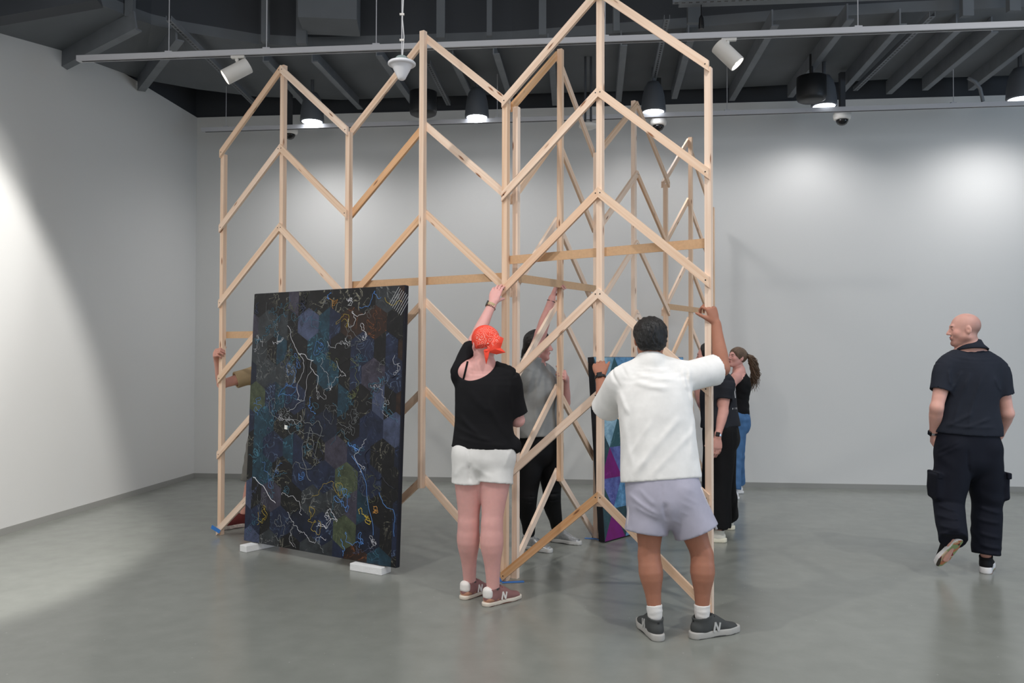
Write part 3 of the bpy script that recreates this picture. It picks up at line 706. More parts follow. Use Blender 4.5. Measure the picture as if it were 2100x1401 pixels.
# ------------------------------------------------------------------ people: smooth implicit bodies turned into meshes
def V3(v): return np.array(v, dtype=np.float64)
def unit(v):
    v = np.asarray(v, dtype=np.float64); return v / (np.linalg.norm(v) + 1e-12)
def catmull(rows, sub):
    rows = np.array(rows, dtype=np.float64); out = []
    n = len(rows)
    for i in range(n - 1):
        p0, p1, p2, p3 = rows[max(i - 1, 0)], rows[i], rows[i + 1], rows[min(i + 2, n - 1)]
        for k in range(sub):
            t = k / sub
            out.append(0.5 * (2 * p1 + (p2 - p0) * t + (2 * p0 - 5 * p1 + 4 * p2 - p3) * t * t + (3 * p1 - p0 - 3 * p2 + p3) * t ** 3))
    out.append(rows[-1]); return np.array(out)
class Chain:
    """tapered loft: rings (centre, rx, ry); rx lies along 'side'"""
    def __init__(s, rings, side=(1, 0, 0), sub=3, flat0=False, flat1=False, cap=1.0):
        rows = [list(c) + [rx, ry] for c, rx, ry in rings]
        s.r = catmull(rows, sub) if sub > 1 else np.array(rows, dtype=np.float64)
        s.side, s.f0, s.f1, s.cap = unit(side), flat0, flat1, cap
    def bounds(s):
        R_ = np.maximum(s.r[:, 3], s.r[:, 4])[:, None]
        return (s.r[:, :3] - R_).min(0), (s.r[:, :3] + R_).max(0)
    def eval(s, X, Y, Z, mg=0.03):
        X0, Y0, Z0 = X, Y, Z
        D = np.full((X.shape[0], Y.shape[1], Z.shape[2]), 0.5, dtype=np.float32)
        n = len(s.r)
        lo3, st = (X[0, 0, 0], Y[0, 0, 0], Z[0, 0, 0]), float(Z[0, 0, 1] - Z[0, 0, 0])
        for i in range(n - 1):
            a, b = s.r[i].astype(np.float32), s.r[i + 1].astype(np.float32)
            w = b[:3] - a[:3]; L = np.linalg.norm(w)
            if L < 1e-6: continue
            R_ = max(a[3], a[4], b[3], b[4]) + mg; sl = []
            for j in range(3):
                q0 = int((min(a[j], b[j]) - R_ - lo3[j]) / st); q1 = int((max(a[j], b[j]) + R_ - lo3[j]) / st) + 2
                sl.append(slice(max(q0, 0), max(min(q1, D.shape[j]), 0)))
            sl = tuple(sl)
            X, Y, Z = X0[sl[0]], Y0[:, sl[1]], Z0[:, :, sl[2]]
            if 0 in (X.shape[0], Y.shape[1], Z.shape[2]): continue
            w = w / L
            u = s.side - w * s.side.dot(w); u = unit(u).astype(np.float32) if np.linalg.norm(u) > 1e-3 else unit(np.cross(w, (0.3, 0.9, 0.2))).astype(np.float32)
            v = np.cross(w, u)
            x, y, z = X - a[0], Y - a[1], Z - a[2]
            pw = x * w[0] + y * w[1] + z * w[2]; pu = x * u[0] + y * u[1] + z * u[2]; pv = x * v[0] + y * v[1] + z * v[2]
            t = np.clip(pw / L, 0, 1)
            rx, ry = a[3] + (b[3] - a[3]) * t, a[4] + (b[4] - a[4]) * t
            ez = pw - t * L; cf = np.where(ez < 0, s.cap if i == 0 else .35, s.cap if i == n - 2 else .35).astype(np.float32); rz = np.minimum(rx, ry) * cf
            k0 = np.sqrt((pu / rx) ** 2 + (pv / ry) ** 2 + (ez / rz) ** 2)
            k1 = np.sqrt((pu / rx ** 2) ** 2 + (pv / ry ** 2) ** 2 + (ez / rz ** 2) ** 2) + 1e-9
            d = k0 * (k0 - 1) / k1
            d = np.maximum(d, -np.minimum(rx, ry))
            D[sl] = np.minimum(D[sl], d)
        X, Y, Z = X0, Y0, Z0
        if s.f0:
            w = unit(s.r[0, :3] - s.r[1, :3]); a = s.r[0, :3]
            D = np.maximum(D, (X - a[0]) * w[0] + (Y - a[1]) * w[1] + (Z - a[2]) * w[2])
        if s.f1:
            w = unit(s.r[-1, :3] - s.r[-2, :3]); a = s.r[-1, :3]
            D = np.maximum(D, (X - a[0]) * w[0] + (Y - a[1]) * w[1] + (Z - a[2]) * w[2])
        return D
class Ell:
    def __init__(s, c, r, ax=None):
        s.c, s.r = V3(c), r
        s.ax = ax if ax is not None else (V3((1, 0, 0)), V3((0, 1, 0)), V3((0, 0, 1)))
    def bounds(s):
        m_ = max(s.r); return s.c - m_, s.c + m_
    def eval(s, X, Y, Z):
        x, y, z = X - s.c[0], Y - s.c[1], Z - s.c[2]
        q = [x * a[0] + y * a[1] + z * a[2] for a in s.ax]
        k0 = np.sqrt(sum((a / r) ** 2 for a, r in zip(q, s.r))); k1 = np.sqrt(sum((a / r ** 2) ** 2 for a, r in zip(q, s.r))) + 1e-9
        return np.maximum(k0 * (k0 - 1) / k1, -min(s.r))
class Box:
    def __init__(s, c, h, ax, rd=0.0): s.c, s.h, s.ax, s.rd = V3(c), h, ax, rd
    def bounds(s):
        m_ = float(np.linalg.norm(s.h)); return s.c - m_, s.c + m_
    def eval(s, X, Y, Z):
        x, y, z = X - s.c[0], Y - s.c[1], Z - s.c[2]
        q = [np.abs(x * a[0] + y * a[1] + z * a[2]) - (h - s.rd) for a, h in zip(s.ax, s.h)]
        o = np.sqrt(sum(np.maximum(a, 0) ** 2 for a in q)); i = np.minimum(np.maximum(np.maximum(q[0], q[1]), q[2]), 0)
        return o + i - s.rd
class Field:
    def __init__(s, res): s.res, s.ops = res, []
    def add(s, p, k=0.02): s.ops.append(('+', p, k)); return s
    def sub(s, p, k=0.005): s.ops.append(('-', p, k)); return s
    def cut(s, p, k=0.003): s.ops.append(('&', p, k)); return s
    def solve(s, disp=None, smooth=0):
        bs = [p.bounds() for o, p, k in s.ops if o == '+']
        lo = np.min([b[0] for b in bs], 0) - 0.03; hi = np.max([b[1] for b in bs], 0) + 0.03
        n = np.ceil((hi - lo) / s.res).astype(int) + 1
        V = np.full(n, 0.5, dtype=np.float32)
        ax = [lo[i] + s.res * np.arange(n[i]) for i in range(3)]
        done = disp is None
        for o, p, k in s.ops:
            if o == '-' and isinstance(p, Chain) and not done:
                near = np.nonzero(np.abs(V) < 0.03); done = True
                V[near] += disp(*[a.astype(np.float32)[i] for a, i in zip(ax, near)])
            if o == '&':
                i0, i1 = np.zeros(3, int), n
            else:
                b0, b1 = p.bounds(); mg = k + 4 * s.res + 0.012
                i0 = np.clip(np.floor((b0 - mg - lo) / s.res).astype(int), 0, n); i1 = np.clip(np.ceil((b1 + mg - lo) / s.res).astype(int) + 1, 0, n)
            if (i1 <= i0).any(): continue
            sl = tuple(slice(a, b) for a, b in zip(i0, i1))
            X, Y, Z = ax[0][sl[0]][:, None, None].astype(np.float32), ax[1][sl[1]][None, :, None].astype(np.float32), ax[2][sl[2]][None, None, :].astype(np.float32)
            d = (p.eval(X, Y, Z, k + 4 * s.res + 0.012) if isinstance(p, Chain) else p.eval(X, Y, Z)).astype(np.float32)
            A = V[sl]
            if o == '+':
                h = np.clip(0.5 + 0.5 * (A - d) / k, 0, 1); V[sl] = A + (d - A) * h - k * h * (1 - h)
            else:
                if o == '-':
                    if disp is not None and isinstance(p, Chain):
                        near = np.nonzero(np.abs(d) < 0.03); G = (X[near[0], 0, 0], Y[0, near[1], 0], Z[0, 0, near[2]]); d[near] += disp(*G)
                    d = -d
                h = np.clip(0.5 - 0.5 * (A - d) / k, 0, 1); V[sl] = A + (d - A) * h + k * h * (1 - h)
        if not done:
            near = np.nonzero(np.abs(V) < 0.03)
            V[near] += disp(*[a.astype(np.float32)[i] for a, i in zip(ax, near)])
        return nets(V, lo, s.res, smooth)
def nets(V, lo, res, smooth=0):
    S = V < 0
    n = V.shape
    q = S[1:] != S[:-1]
    ex = q[:, :-1, :-1] | q[:, 1:, :-1] | q[:, :-1, 1:] | q[:, 1:, 1:]
    q = S[:, 1:] != S[:, :-1]
    ex |= q[:-1, :, :-1] | q[1:, :, :-1] | q[:-1, :, 1:] | q[1:, :, 1:]
    q = S[:, :, 1:] != S[:, :, :-1]
    ex |= q[:-1, :-1] | q[1:, :-1] | q[:-1, 1:] | q[1:, 1:]
    act = ex
    I = np.argwhere(act)
    idx = np.full(act.shape, -1, dtype=np.int64); idx[act] = np.arange(len(I))
    acc = np.zeros((len(I), 3)); cnt = np.zeros(len(I))
    for a in range(3):
        o1, o2 = (a + 1) % 3, (a + 2) % 3
        for p in (0, 1):
            for q in (0, 1):
                s0 = np.zeros(3, int); s0[o1], s0[o2] = p, q
                s1 = s0.copy(); s1[a] = 1
                v0 = V[tuple((I + s0).T)]; v1 = V[tuple((I + s1).T)]
                cr = (v0 < 0) != (v1 < 0)
                t = np.where(cr, v0 / (v0 - v1 + 1e-12), 0)
                P = np.tile(s0.astype(float), (len(I), 1)); P[:, a] = t
                acc[cr] += P[cr]; cnt[cr] += 1
    pos = (I + acc / cnt[:, None]) * res + lo
    F = []
    for a in range(3):
        o1, o2 = (a + 1) % 3, (a + 2) % 3
        sl0 = [slice(None)] * 3; sl1 = [slice(None)] * 3
        sl0[a], sl1[a] = slice(0, -1), slice(1, None)
        s0, s1 = S[tuple(sl0)], S[tuple(sl1)]
        E_ = np.argwhere(s0 != s1)
        ok = (E_[:, o1] > 0) & (E_[:, o2] > 0) & (E_[:, o1] < n[o1] - 1) & (E_[:, o2] < n[o2] - 1)
        E_ = E_[ok]; inside = s0[tuple(E_.T)]
        def at_(d1, d2):
            q = E_.copy(); q[:, o1] -= d1; q[:, o2] -= d2; return idx[tuple(q.T)]
        f = np.stack([at_(1, 1), at_(0, 1), at_(0, 0), at_(1, 0)], 1)
        f[~inside] = f[~inside][:, ::-1]
        F.append(f)
    F = np.concatenate(F)
    for _ in range(smooth):
        sm = np.zeros_like(pos); k = np.zeros(len(pos))
        for i in range(4):
            a, b = F[:, i], F[:, (i + 1) % 4]
            for j in range(3):
                sm[:, j] += np.bincount(a, pos[b, j], len(pos)) + np.bincount(b, pos[a, j], len(pos))
            k += np.bincount(a, minlength=len(pos)) + np.bincount(b, minlength=len(pos))
        pos = pos + 0.5 * (sm / np.maximum(k, 1)[:, None] - pos)
    return pos, F
def np_mesh(name, pos, F, col=None):
    me = bpy.data.meshes.new(name)
    me.vertices.add(len(pos)); me.vertices.foreach_set('co', pos.astype(np.float32).ravel())
    me.loops.add(len(F) * 4); me.loops.foreach_set('vertex_index', F.astype(np.int32).ravel())
    me.polygons.add(len(F)); me.polygons.foreach_set('loop_start', (np.arange(len(F)) * 4).astype(np.int32))
    me.polygons.foreach_set('use_smooth', np.ones(len(F), dtype=bool))
    me.update(calc_edges=True); me.validate()
    if col is not None:
        at = me.color_attributes.new('tint', 'FLOAT_COLOR', 'POINT')
        at.data.foreach_set('color', np.concatenate([col, np.ones((len(col), 1))], 1).astype(np.float32).ravel())
    return me
def sdf_obj(name, fld, mat_, parent, disp=None, smooth=1, col=None, color=None):
    pos, F = fld.solve(disp, smooth)
    c = col(pos) if col else None
    return link(name, np_mesh(name, pos, F, c), mat_, parent)
def folds(seed, items, lines=()):
    """soft ripples (amp, wavelength, direction, warp) plus single creases (p, q, width, height)"""
    rs = np.random.RandomState(seed); its = []
    for amp, wl, d, wp in items:
        d = unit(d); its.append((amp, 2 * PI / wl, d, wp, rs.rand(3) * 6.28, unit(rs.randn(3)), unit(rs.randn(3))))
    def f(X, Y, Z):
        out = np.zeros_like(X)
        for amp, k, d, wp, ph, q1, q2 in its:
            w_ = np.sin((X * q1[0] + Y * q1[1] + Z * q1[2]) * k * .35 + ph[1]) + np.sin((X * q2[0] + Y * q2[1] + Z * q2[2]) * k * .55 + ph[2])
            m_ = 0.5 + 0.5 * np.sin((X * q2[1] + Y * q2[2] + Z * q2[0]) * k * .4 + ph[0])
            out += amp * .8 * np.sin((X * d[0] + Y * d[1] + Z * d[2]) * k + ph[0] + wp * w_) * m_
        if lines:
            U_, W_ = 1050 + FPX * X / Y, 733 - FPX * (Z - CAMH) / Y
        for p0, p1, q0, q1, wd, h, yc in lines:
            e0, e1 = q0 - p0, q1 - p1
            t = ((U_ - p0) * e0 + (W_ - p1) * e1) / (e0 * e0 + e1 * e1)
            tc = np.clip(t, 0, 1); bow = np.sin(tc * PI) * 0.10 * math.hypot(e0, e1)
            d2 = (U_ - p0 - tc * e0 + bow * .3) ** 2 + (W_ - p1 - tc * e1 - bow * .3) ** 2
            out -= h * np.exp(-d2 / wd ** 2) * np.clip(np.minimum(t, 1 - t) * 4 + .15, 0, 1) * np.clip((yc - Y) / .04, 0, 1)
        return out.astype(np.float32)
    return f
def creases(yc, rows):
    """rows: (px0, py0, px1, py1, width px, height m) of folds measured on the side nearer than yc"""
    return [(float(a), float(b), float(c), float(d), w, h, yc) for a, b, c, d, w, h in rows]

# ---- body parts
def J3(t): return np.array(pix(*t)) if len(t) == 3 else V3(t)
def mixp(a, b, t): return a + (b - a) * t
def hand_prims(fl, w, d, palm, right, curl=(60, 70, 40), thumb=(0.55, 0.75, 0.35), tb=0.5, s=1.0, spread=0.0):
    d = unit(d); palm = unit(palm - d * palm.dot(d)) if np.linalg.norm(palm - d * palm.dot(d)) > 1e-3 else unit(np.cross(d, (1, 0, 0)))
    tdir = np.cross(d, palm) * (1 if right else -1)
    side = tdir
    fl.add(Chain([(w - d * .03, .027 * s, .021 * s), (w + d * .012 * s, .029 * s, .020 * s), (w + d * .05 * s, .040 * s, .018 * s), (w + d * .088 * s, .042 * s, .014 * s)], side, 2), 0.012)
    tips = []
    for i, (off, l, by) in enumerate(((.030, (.044, .026, .022), .088), (.010, (.048, .030, .024), .092), (-.010, (.045, .028, .023), .089), (-.029, (.035, .021, .020), .080))):
        p = w + (d * by + tdir * off) * s; a = 0; pts = [(p - d * .015 * s, .0100 * s)]
        for L_, c_, r_ in zip(l, curl, (.0095, .0088, .0075)):
            a += R(c_ if np.isscalar(c_) else c_[i]); dv = d * math.cos(a) + palm * math.sin(a) + tdir * spread * (1.5 - i) * .3
            pts.append((p, r_ * s)); p = p + unit(dv) * L_ * s
        pts.append((p, .0068 * s)); tips.append((p, dv))
        for q0, q1 in zip(pts[:-1], pts[1:]):
            fl.add(Chain([(q0[0], q0[1], q0[1]), (q1[0], q1[1], q1[1])], side, 1), 0.004)
    p = w + (d * .022 + tdir * .022 + palm * .004) * s
    d1 = unit(d * thumb[0] + tdir * thumb[1] + palm * thumb[2]); d2 = unit(d1 * (1 - tb) + palm * tb * .8 + d * tb * .5)
    q = p + d1 * .042 * s; q2 = q + unit(d1 + d2) * .032 * s; q3 = q2 + d2 * .026 * s
    fl.add(Chain([(p, .015 * s, .015 * s), (q, .0115 * s, .0115 * s)], side, 1), .012)
    fl.add(Chain([(q, .0115 * s, .011 * s), (q2, .0098 * s, .0098 * s)], side, 1), .004)
    fl.add(Chain([(q2, .0098 * s, .0098 * s), (q3, .008 * s, .0075 * s)], side, 1), .004)
    return tips
def head_frame(J):
    f = unit(J['hf']); u = unit(V3((0, 0, 1)) - f * f[2]); r = np.cross(f, u)
    if 'hroll' in J:
        c_, s_ = math.cos(J['hroll']), math.sin(J['hroll']); r, u = r * c_ + u * s_, u * c_ - r * s_
    return r, f, u
def head_prims(fl, J, s=1.0, ears=True):
    r, f, u = head_frame(J); o = J['head']; ax = (r, f, u)
    P = lambda x, y, z: o + (r * x + f * y + u * z) * s
    E_ = lambda x, y, z, a, b, c_: Ell(P(x, y, z), (a * s, b * s, c_ * s), ax)
    C_ = lambda a, b, ra, rb: Chain([(P(*a), ra * s, ra * s), (P(*b), rb * s, rb * s)], r, 1)
    fl.add(E_(0, -.014, .030, .076, .098, .086), .02)
    fl.add(E_(0, .030, -.028, .060, .060, .082), .03)
    for sg in (-1, 1):
        fl.add(C_((sg * .050, -.004, -.050), (sg * .020, .066, -.096), .020, .017), .025)
        fl.add(E_(sg * .040, .058, -.026, .022, .022, .022), .02)
    fl.add(E_(0, .074, -.098, .022, .018, .017), .018)
    fl.add(C_((-.030, .080, .022), (.030, .080, .022), .011, .011), .018)
    for sg in (-1, 1): fl.sub(E_(sg * .032, .094, .003, .017, .012, .010), .012)
    for sg in (-1, 1): fl.add(E_(sg * .031, .076, .003, .0125, .0125, .0105), .004)
    fl.add(C_((0, .086, .012), (0, .108, -.026), .008, .0115), .010)
    for sg in (-1, 1): fl.add(E_(sg * .012, .098, -.031, .0075, .010, .007), .006)
    fl.add(C_((-.016, .086, -.056), (.016, .086, -.056), .0075, .0075), .006)
    fl.add(C_((0, .093, -.054), (0, .091, -.055), .007, .006), .006)
    fl.add(C_((-.014, .085, -.067), (.014, .085, -.067), .008, .008), .006)
    fl.sub(C_((-.022, .0965, -.0612), (.022, .0965, -.0612), .0022, .0022), .003)
    if ears:
        for sg in (-1, 1):
            fl.add(Ell(P(sg * .078, -.012, -.006), (.010 * s, .019 * s, .031 * s), (unit(r + f * .35 * sg * -1 * -1), f, u)), .006)
            fl.sub(E_(sg * .089, -.006, -.003, .008, .009, .015), .004)
    return P
SKIN = {}
def skin_mat():
    return mat('skin', (1.0, 1.0, 1.0, 1.0), 0.5, noise=0.06, nscale=35, bump=0.03, bscale=300, sss=0.15, attr='tint', spec=0.35)
def build_body(root, J, B, tone, res=0.0055, spots=(), hands=None, ears=True, extra=None, paint=None):
    fl = Field(res)
    fv = unit(V3((J['fv'][0], J['fv'][1], 0))); rv = np.array((fv[1], -fv[0], 0)); up_ = V3((0, 0, 1))
    hp, nk = J['hip'], J['neck']; sp = nk - hp
    md = lambda t, back=0: hp + sp * t - fv * back
    w = B['w']; dp = B['d']
    fl.add(Chain([(md(-.16), w[0] * .80, dp[0] * .85), (md(0), w[0], dp[0]), (md(.22), w[1] * 1.04, dp[1] * 1.02), (md(.42), w[1], dp[1]), (md(.66), w[2], dp[2]), (md(.86), w[2] * .92, dp[2] * .86), (md(.97), w[2] * .55, dp[2] * .6)], rv, 3), .03)
    # neck
    hr, hf_, hu = head_frame(J)
    nb = J['head'] - hu * .05 - hf_ * .022
    nr = B.get('neck', .056)
    fl.add(Chain([(nk - up_ * .03, nr * 1.35, nr * 1.2), (mixp(nk, nb, .45), nr, nr), (nb, nr * .95, nr)], rv, 3), .035)
    # trapezius and arms
    a = B.get('arm', 1.0)
    for sd in 'lr':
        S_, E_, W_ = J['s' + sd], J['e' + sd], J['w' + sd]
        fl.add(Chain([(mixp(nk, nb, .25), .045, .045), (mixp(nk, S_, .55) + up_ * .008, .048 * a, .042), (S_, .055 * a, .055 * a)], rv, 2), .04)
        fl.add(Chain([(S_, .058 * a, .056 * a), (mixp(S_, E_, .4), .050 * a, .050 * a), (mixp(S_, E_, .85), .041 * a, .041 * a), (E_, .040 * a, .040 * a)], rv, 3), .035)
        fl.add(Chain([(E_, .040 * a, .039 * a), (mixp(E_, W_, .28), .043 * a, .041 * a), (mixp(E_, W_, .7), .033 * a, .030 * a), (W_, .028 * a, .025 * a)], rv, 3), .02)
    g = B.get('leg', 1.0)
    for sd in 'lr':
        H_, K_, A_ = J['h' + sd], J['k' + sd], J['a' + sd]
        fl.add(Chain([(H_ + up_ * .03, .095 * g, .10 * g), (mixp(H_, K_, .3), .088 * g, .090 * g), (mixp(H_, K_, .75), .066 * g, .067 * g), (K_, .058 * g, .060 * g)], rv, 3), .03)
        fl.add(Chain([(K_, .058 * g, .060 * g), (mixp(K_, A_, .3) - fv * .012, .060 * g * B.get('calf', 1), .062 * g * B.get('calf', 1)), (mixp(K_, A_, .65) - fv * .006, .045 * g, .047 * g), (A_, .036 * g, .040 * g)], rv, 3), .02)
        T_ = J['t' + sd]
        fl.add(Chain([(A_ - up_ * .02, .030, .032), (mixp(A_, T_, .3) - up_ * .03, .026, .024), (T_ - up_ * .008, .022, .018)], rv, 2), .012)
    s = B.get('head', 1.0)
    P = head_prims(fl, J, s, ears)
    tips = []
    for h in (hands or ()): tips += hand_prims(fl, **h)
    if extra: extra(fl)
    pos, F = fl.solve(None, 1)
    col = np.tile(np.array(lin(tone)[:3]), (len(pos), 1))
    rs = pos - J['head']; loc = np.stack([rs @ hr, rs @ hf_, rs @ hu], 1) / s
    def blob(c_, rad, rgb, amt=1.0, soft=.35):
        q = np.sqrt((((loc - np.array(c_)) / np.array(rad)) ** 2).sum(1)); k = np.clip((1 - q) / soft, 0, 1)[:, None] * amt
        return col * (1 - k) + np.array(lin(rgb)[:3]) * k
    lip = B.get('lip', (176, 92, 92))
    col = blob((0, .095, -.061), (.024, .02, .0125), lip, .8)
    for sg in (-1, 1):
        col = blob((sg * .032, .090, .024), (.021, .02, .0055), B.get('brow', (48, 36, 32)), .9)
        col = blob((sg * .032, .090, .003), (.013, .015, .0045), (40, 30, 28), .9)
        col = blob((sg * .045, .06, -.02), (.03, .04, .03), tuple(int(x) for x in (tone[0], tone[1] * .84, tone[2] * .84)), .5, 1.0)
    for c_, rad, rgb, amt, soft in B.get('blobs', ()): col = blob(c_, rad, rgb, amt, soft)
    if B.get('nail'):
        for p, d_ in tips:
            k = np.linalg.norm(pos - (p - np.array(d_) * .001), axis=1) < .0085; col[k] = np.array(lin(B['nail'])[:3])
    o = link('body', np_mesh('body', pos, F, col), skin_mat(), root)
    return P, o
def shoe(root, heel, toe, upv, st):
    heel, toe = V3(heel), V3(toe); d = unit(toe - heel); L = np.linalg.norm(toe - heel); u = unit(V3(upv) - d * V3(upv).dot(d)); s = np.cross(d, u)
    P = lambda a, x, z: heel + d * a * L + s * x + u * z
    k = L / 0.272
    fl = Field(.0042)
    fl.add(Chain([(P(.08, 0, .050 * k), .036 * k, .040 * k), (P(.22, 0, .056 * k), .039 * k, .050 * k), (P(.40, 0, .060 * k), .039 * k, .054 * k), (P(.58, 0, .049 * k), .042 * k, .040 * k), (P(.75, 0, .036 * k), .045 * k, .027 * k), (P(.93, 0, .030 * k), .034 * k, .021 * k)], s, 3), .012)
    fl.add(Chain([(P(.19, 0, .05 * k), .040 * k, .050 * k), (P(.19, 0, .085 * k), .041 * k, .052 * k), (P(.18, 0, .110 * k), .043 * k, .056 * k)], s, 2, flat1=True), .012)
    fl.sub(Chain([(P(.195, 0, .075 * k), .034 * k, .044 * k), (P(.195, 0, .15 * k), .037 * k, .050 * k)], s, 1), .006)
    up_o = sdf_obj('shoe', fl, st['upper'], root)
    fs_ = Field(.0042)
    zz = .017 * k
    fs_.add(Chain([(P(.045, 0, zz), .038 * k, .07), (P(.3, 0, zz), .040 * k, .07), (P(.5, 0, zz), .041 * k, .07), (P(.74, 0, zz), .049 * k, .07), (P(.95, 0, zz), .036 * k, .07)], s, 3, cap=1.0), .01)
    h = st.get('sole_h', .017) * k
    fs_.cut(Box(P(.5, 0, h), (L, .2, h), (d, s, u), .006), .004)
    so = sdf_obj('sole', fs_, st['sole'], up_o)
    ou = Field(.0042)
    ou.add(Chain([(P(.06, 0, .0), .038 * k, .07), (P(.3, 0, 0), .039 * k, .07), (P(.74, 0, 0), .048 * k, .07), (P(.94, 0, 0), .035 * k, .07)], s, 3), .01).cut(Box(P(.5, 0, .004), (L, .2, .005), (d, s, u), .001), .003)
    sdf_obj('outsole', ou, st['out'], so)
    if st.get('lace'):
        mb = MB()
        for i in range(5):
            a = .36 + i * .065; z = (.121 - (a - .36) * .17) * k
            mb.tube([P(a, -.024 * k, z - .008), P(a + .01, 0, z + .004), P(a, .024 * k, z - .008)], .0028, 5)
        mb.tube([P(.34, 0, .098 * k), P(.32, .02, .112 * k), P(.30, .035, .10 * k), P(.33, .01, .098 * k)], .0022, 5)
        mb.tube([P(.34, 0, .098 * k), P(.33, -.02, .112 * k), P(.31, -.035, .10 * k), P(.33, -.01, .098 * k)], .0022, 5)
        tag(mb.build('laces', st['lace'], up_o, True), kind='stuff')
    if st.get('logo'):
        for sg in (-1, 1):
            mb = MB(); x = lambda z: sg * (.0415 * k if z < .05 else .0385 * k)
            q = [(.36, .030), (.40, .078), (.47, .032), (.515, .074)]
            for (a0, z0), (a1, z1) in zip(q[:-1], q[1:]):
                mb.bar(P(a0, x(z0), z0 * k), P(a1, x(z1), z1 * k), .005, .010 * k, s)
            mb.build('letter_n', st['logo'], up_o)
    if st.get('heel'):
        hb = Field(.0042); hw = st.get('heel_w', .034); hb.add(Chain([(P(.035 if hw > .02 else .0, 0, .064 * k), (hw + .002) * k, (.012 if hw > .02 else .004) + .0 * k), (P(.035 if hw > .02 else .0, 0, .098 * k), hw * k, (.012 if hw > .02 else .004))], s, 1), .004)
        if hw > .02: hb.add(Chain([(P(.05, 0, .066 * k), .0385 * k, .030 * k), (P(.05, 0, .090 * k), .0385 * k, .030 * k)], s, 1), .004)
        sdf_obj('heel_tab', hb, st['heel'], up_o)
    if st.get('panel'):
        pb = Field(.0042); pb.add(Chain([(P(.045, 0, .040 * k), .0385 * k, .024 * k), (P(.27, 0, .038 * k), .0405 * k, .018 * k)], s, 2), .004)
        sdf_obj('heel_panel', pb, st['panel'], up_o)
    return up_o
def watch(root, W_, E_, face_dir, r, band, big=.019):
    ax = unit(E_ - W_); c_ = mixp(W_, E_, .06); n_ = unit(face_dir - ax * face_dir.dot(ax)); t_ = np.cross(ax, n_)
    w_ = empty('wristwatch', Vector(c_)); w_.parent = root; w_.matrix_parent_inverse = pm(root).inverted()
    mb = MB(); pts = [Vector(c_ + (n_ * math.cos(a) + t_ * math.sin(a)) * r) for a in np.linspace(0, 2 * PI, 25)]
    for p, q in zip(pts[:-1], pts[1:]): mb.bar(p, q, .018, .004, ax)
    mb.build('strap', band, w_)
    MB().box(Vector(c_ + n_ * (r + .003)), (.036, .034, .011), ax=(Vector(ax), Vector(t_), Vector(n_))).build('watch_case', mat('black_watch_glass', (16, 16, 18), .15), w_, bevel=.004)
def lens_check(nm, J):
    for a, b in (('sl', 'el'), ('el', 'wl'), ('sr', 'er'), ('er', 'wr'), ('hl', 'kl'), ('kl', 'al'), ('hr', 'kr'), ('kr', 'ar'), ('hip', 'neck'), ('sl', 'sr')):
        print(nm, a, b, round(float(np.linalg.norm(J[a] - J[b])), 3))
def mk(d, extra=None):
    J = {}
    for k, v in d.items():
        J[k] = J3(v) if k not in ('fv', 'hf', 'hroll') else (V3(v) if k != 'hroll' else v)
    return J
def fl2(px, py, z=0.0): return np.array(pixz(px, py, z))
UPZ = V3((0, 0, 1))
def cloth(name, col, rough=.85, noise=.06, bump=.10, bscale=700): return mat(name, col, rough, noise=noise, nscale=14, bump=bump, bscale=bscale, spec=.2)
def torso_chain(J, ts, side=None, flat0=True):
    """ts: (t along hip-neck, half width, half depth, back shift, side shift)"""
    fv = unit(V3((J['fv'][0], J['fv'][1], 0))); rv = np.array((fv[1], -fv[0], 0)); sp = J['neck'] - J['hip']
    return Chain([(J['hip'] + sp * t - fv * b + rv * s, w, d) for t, w, d, b, s in ts], rv, 3, flat0=flat0), fv, rv

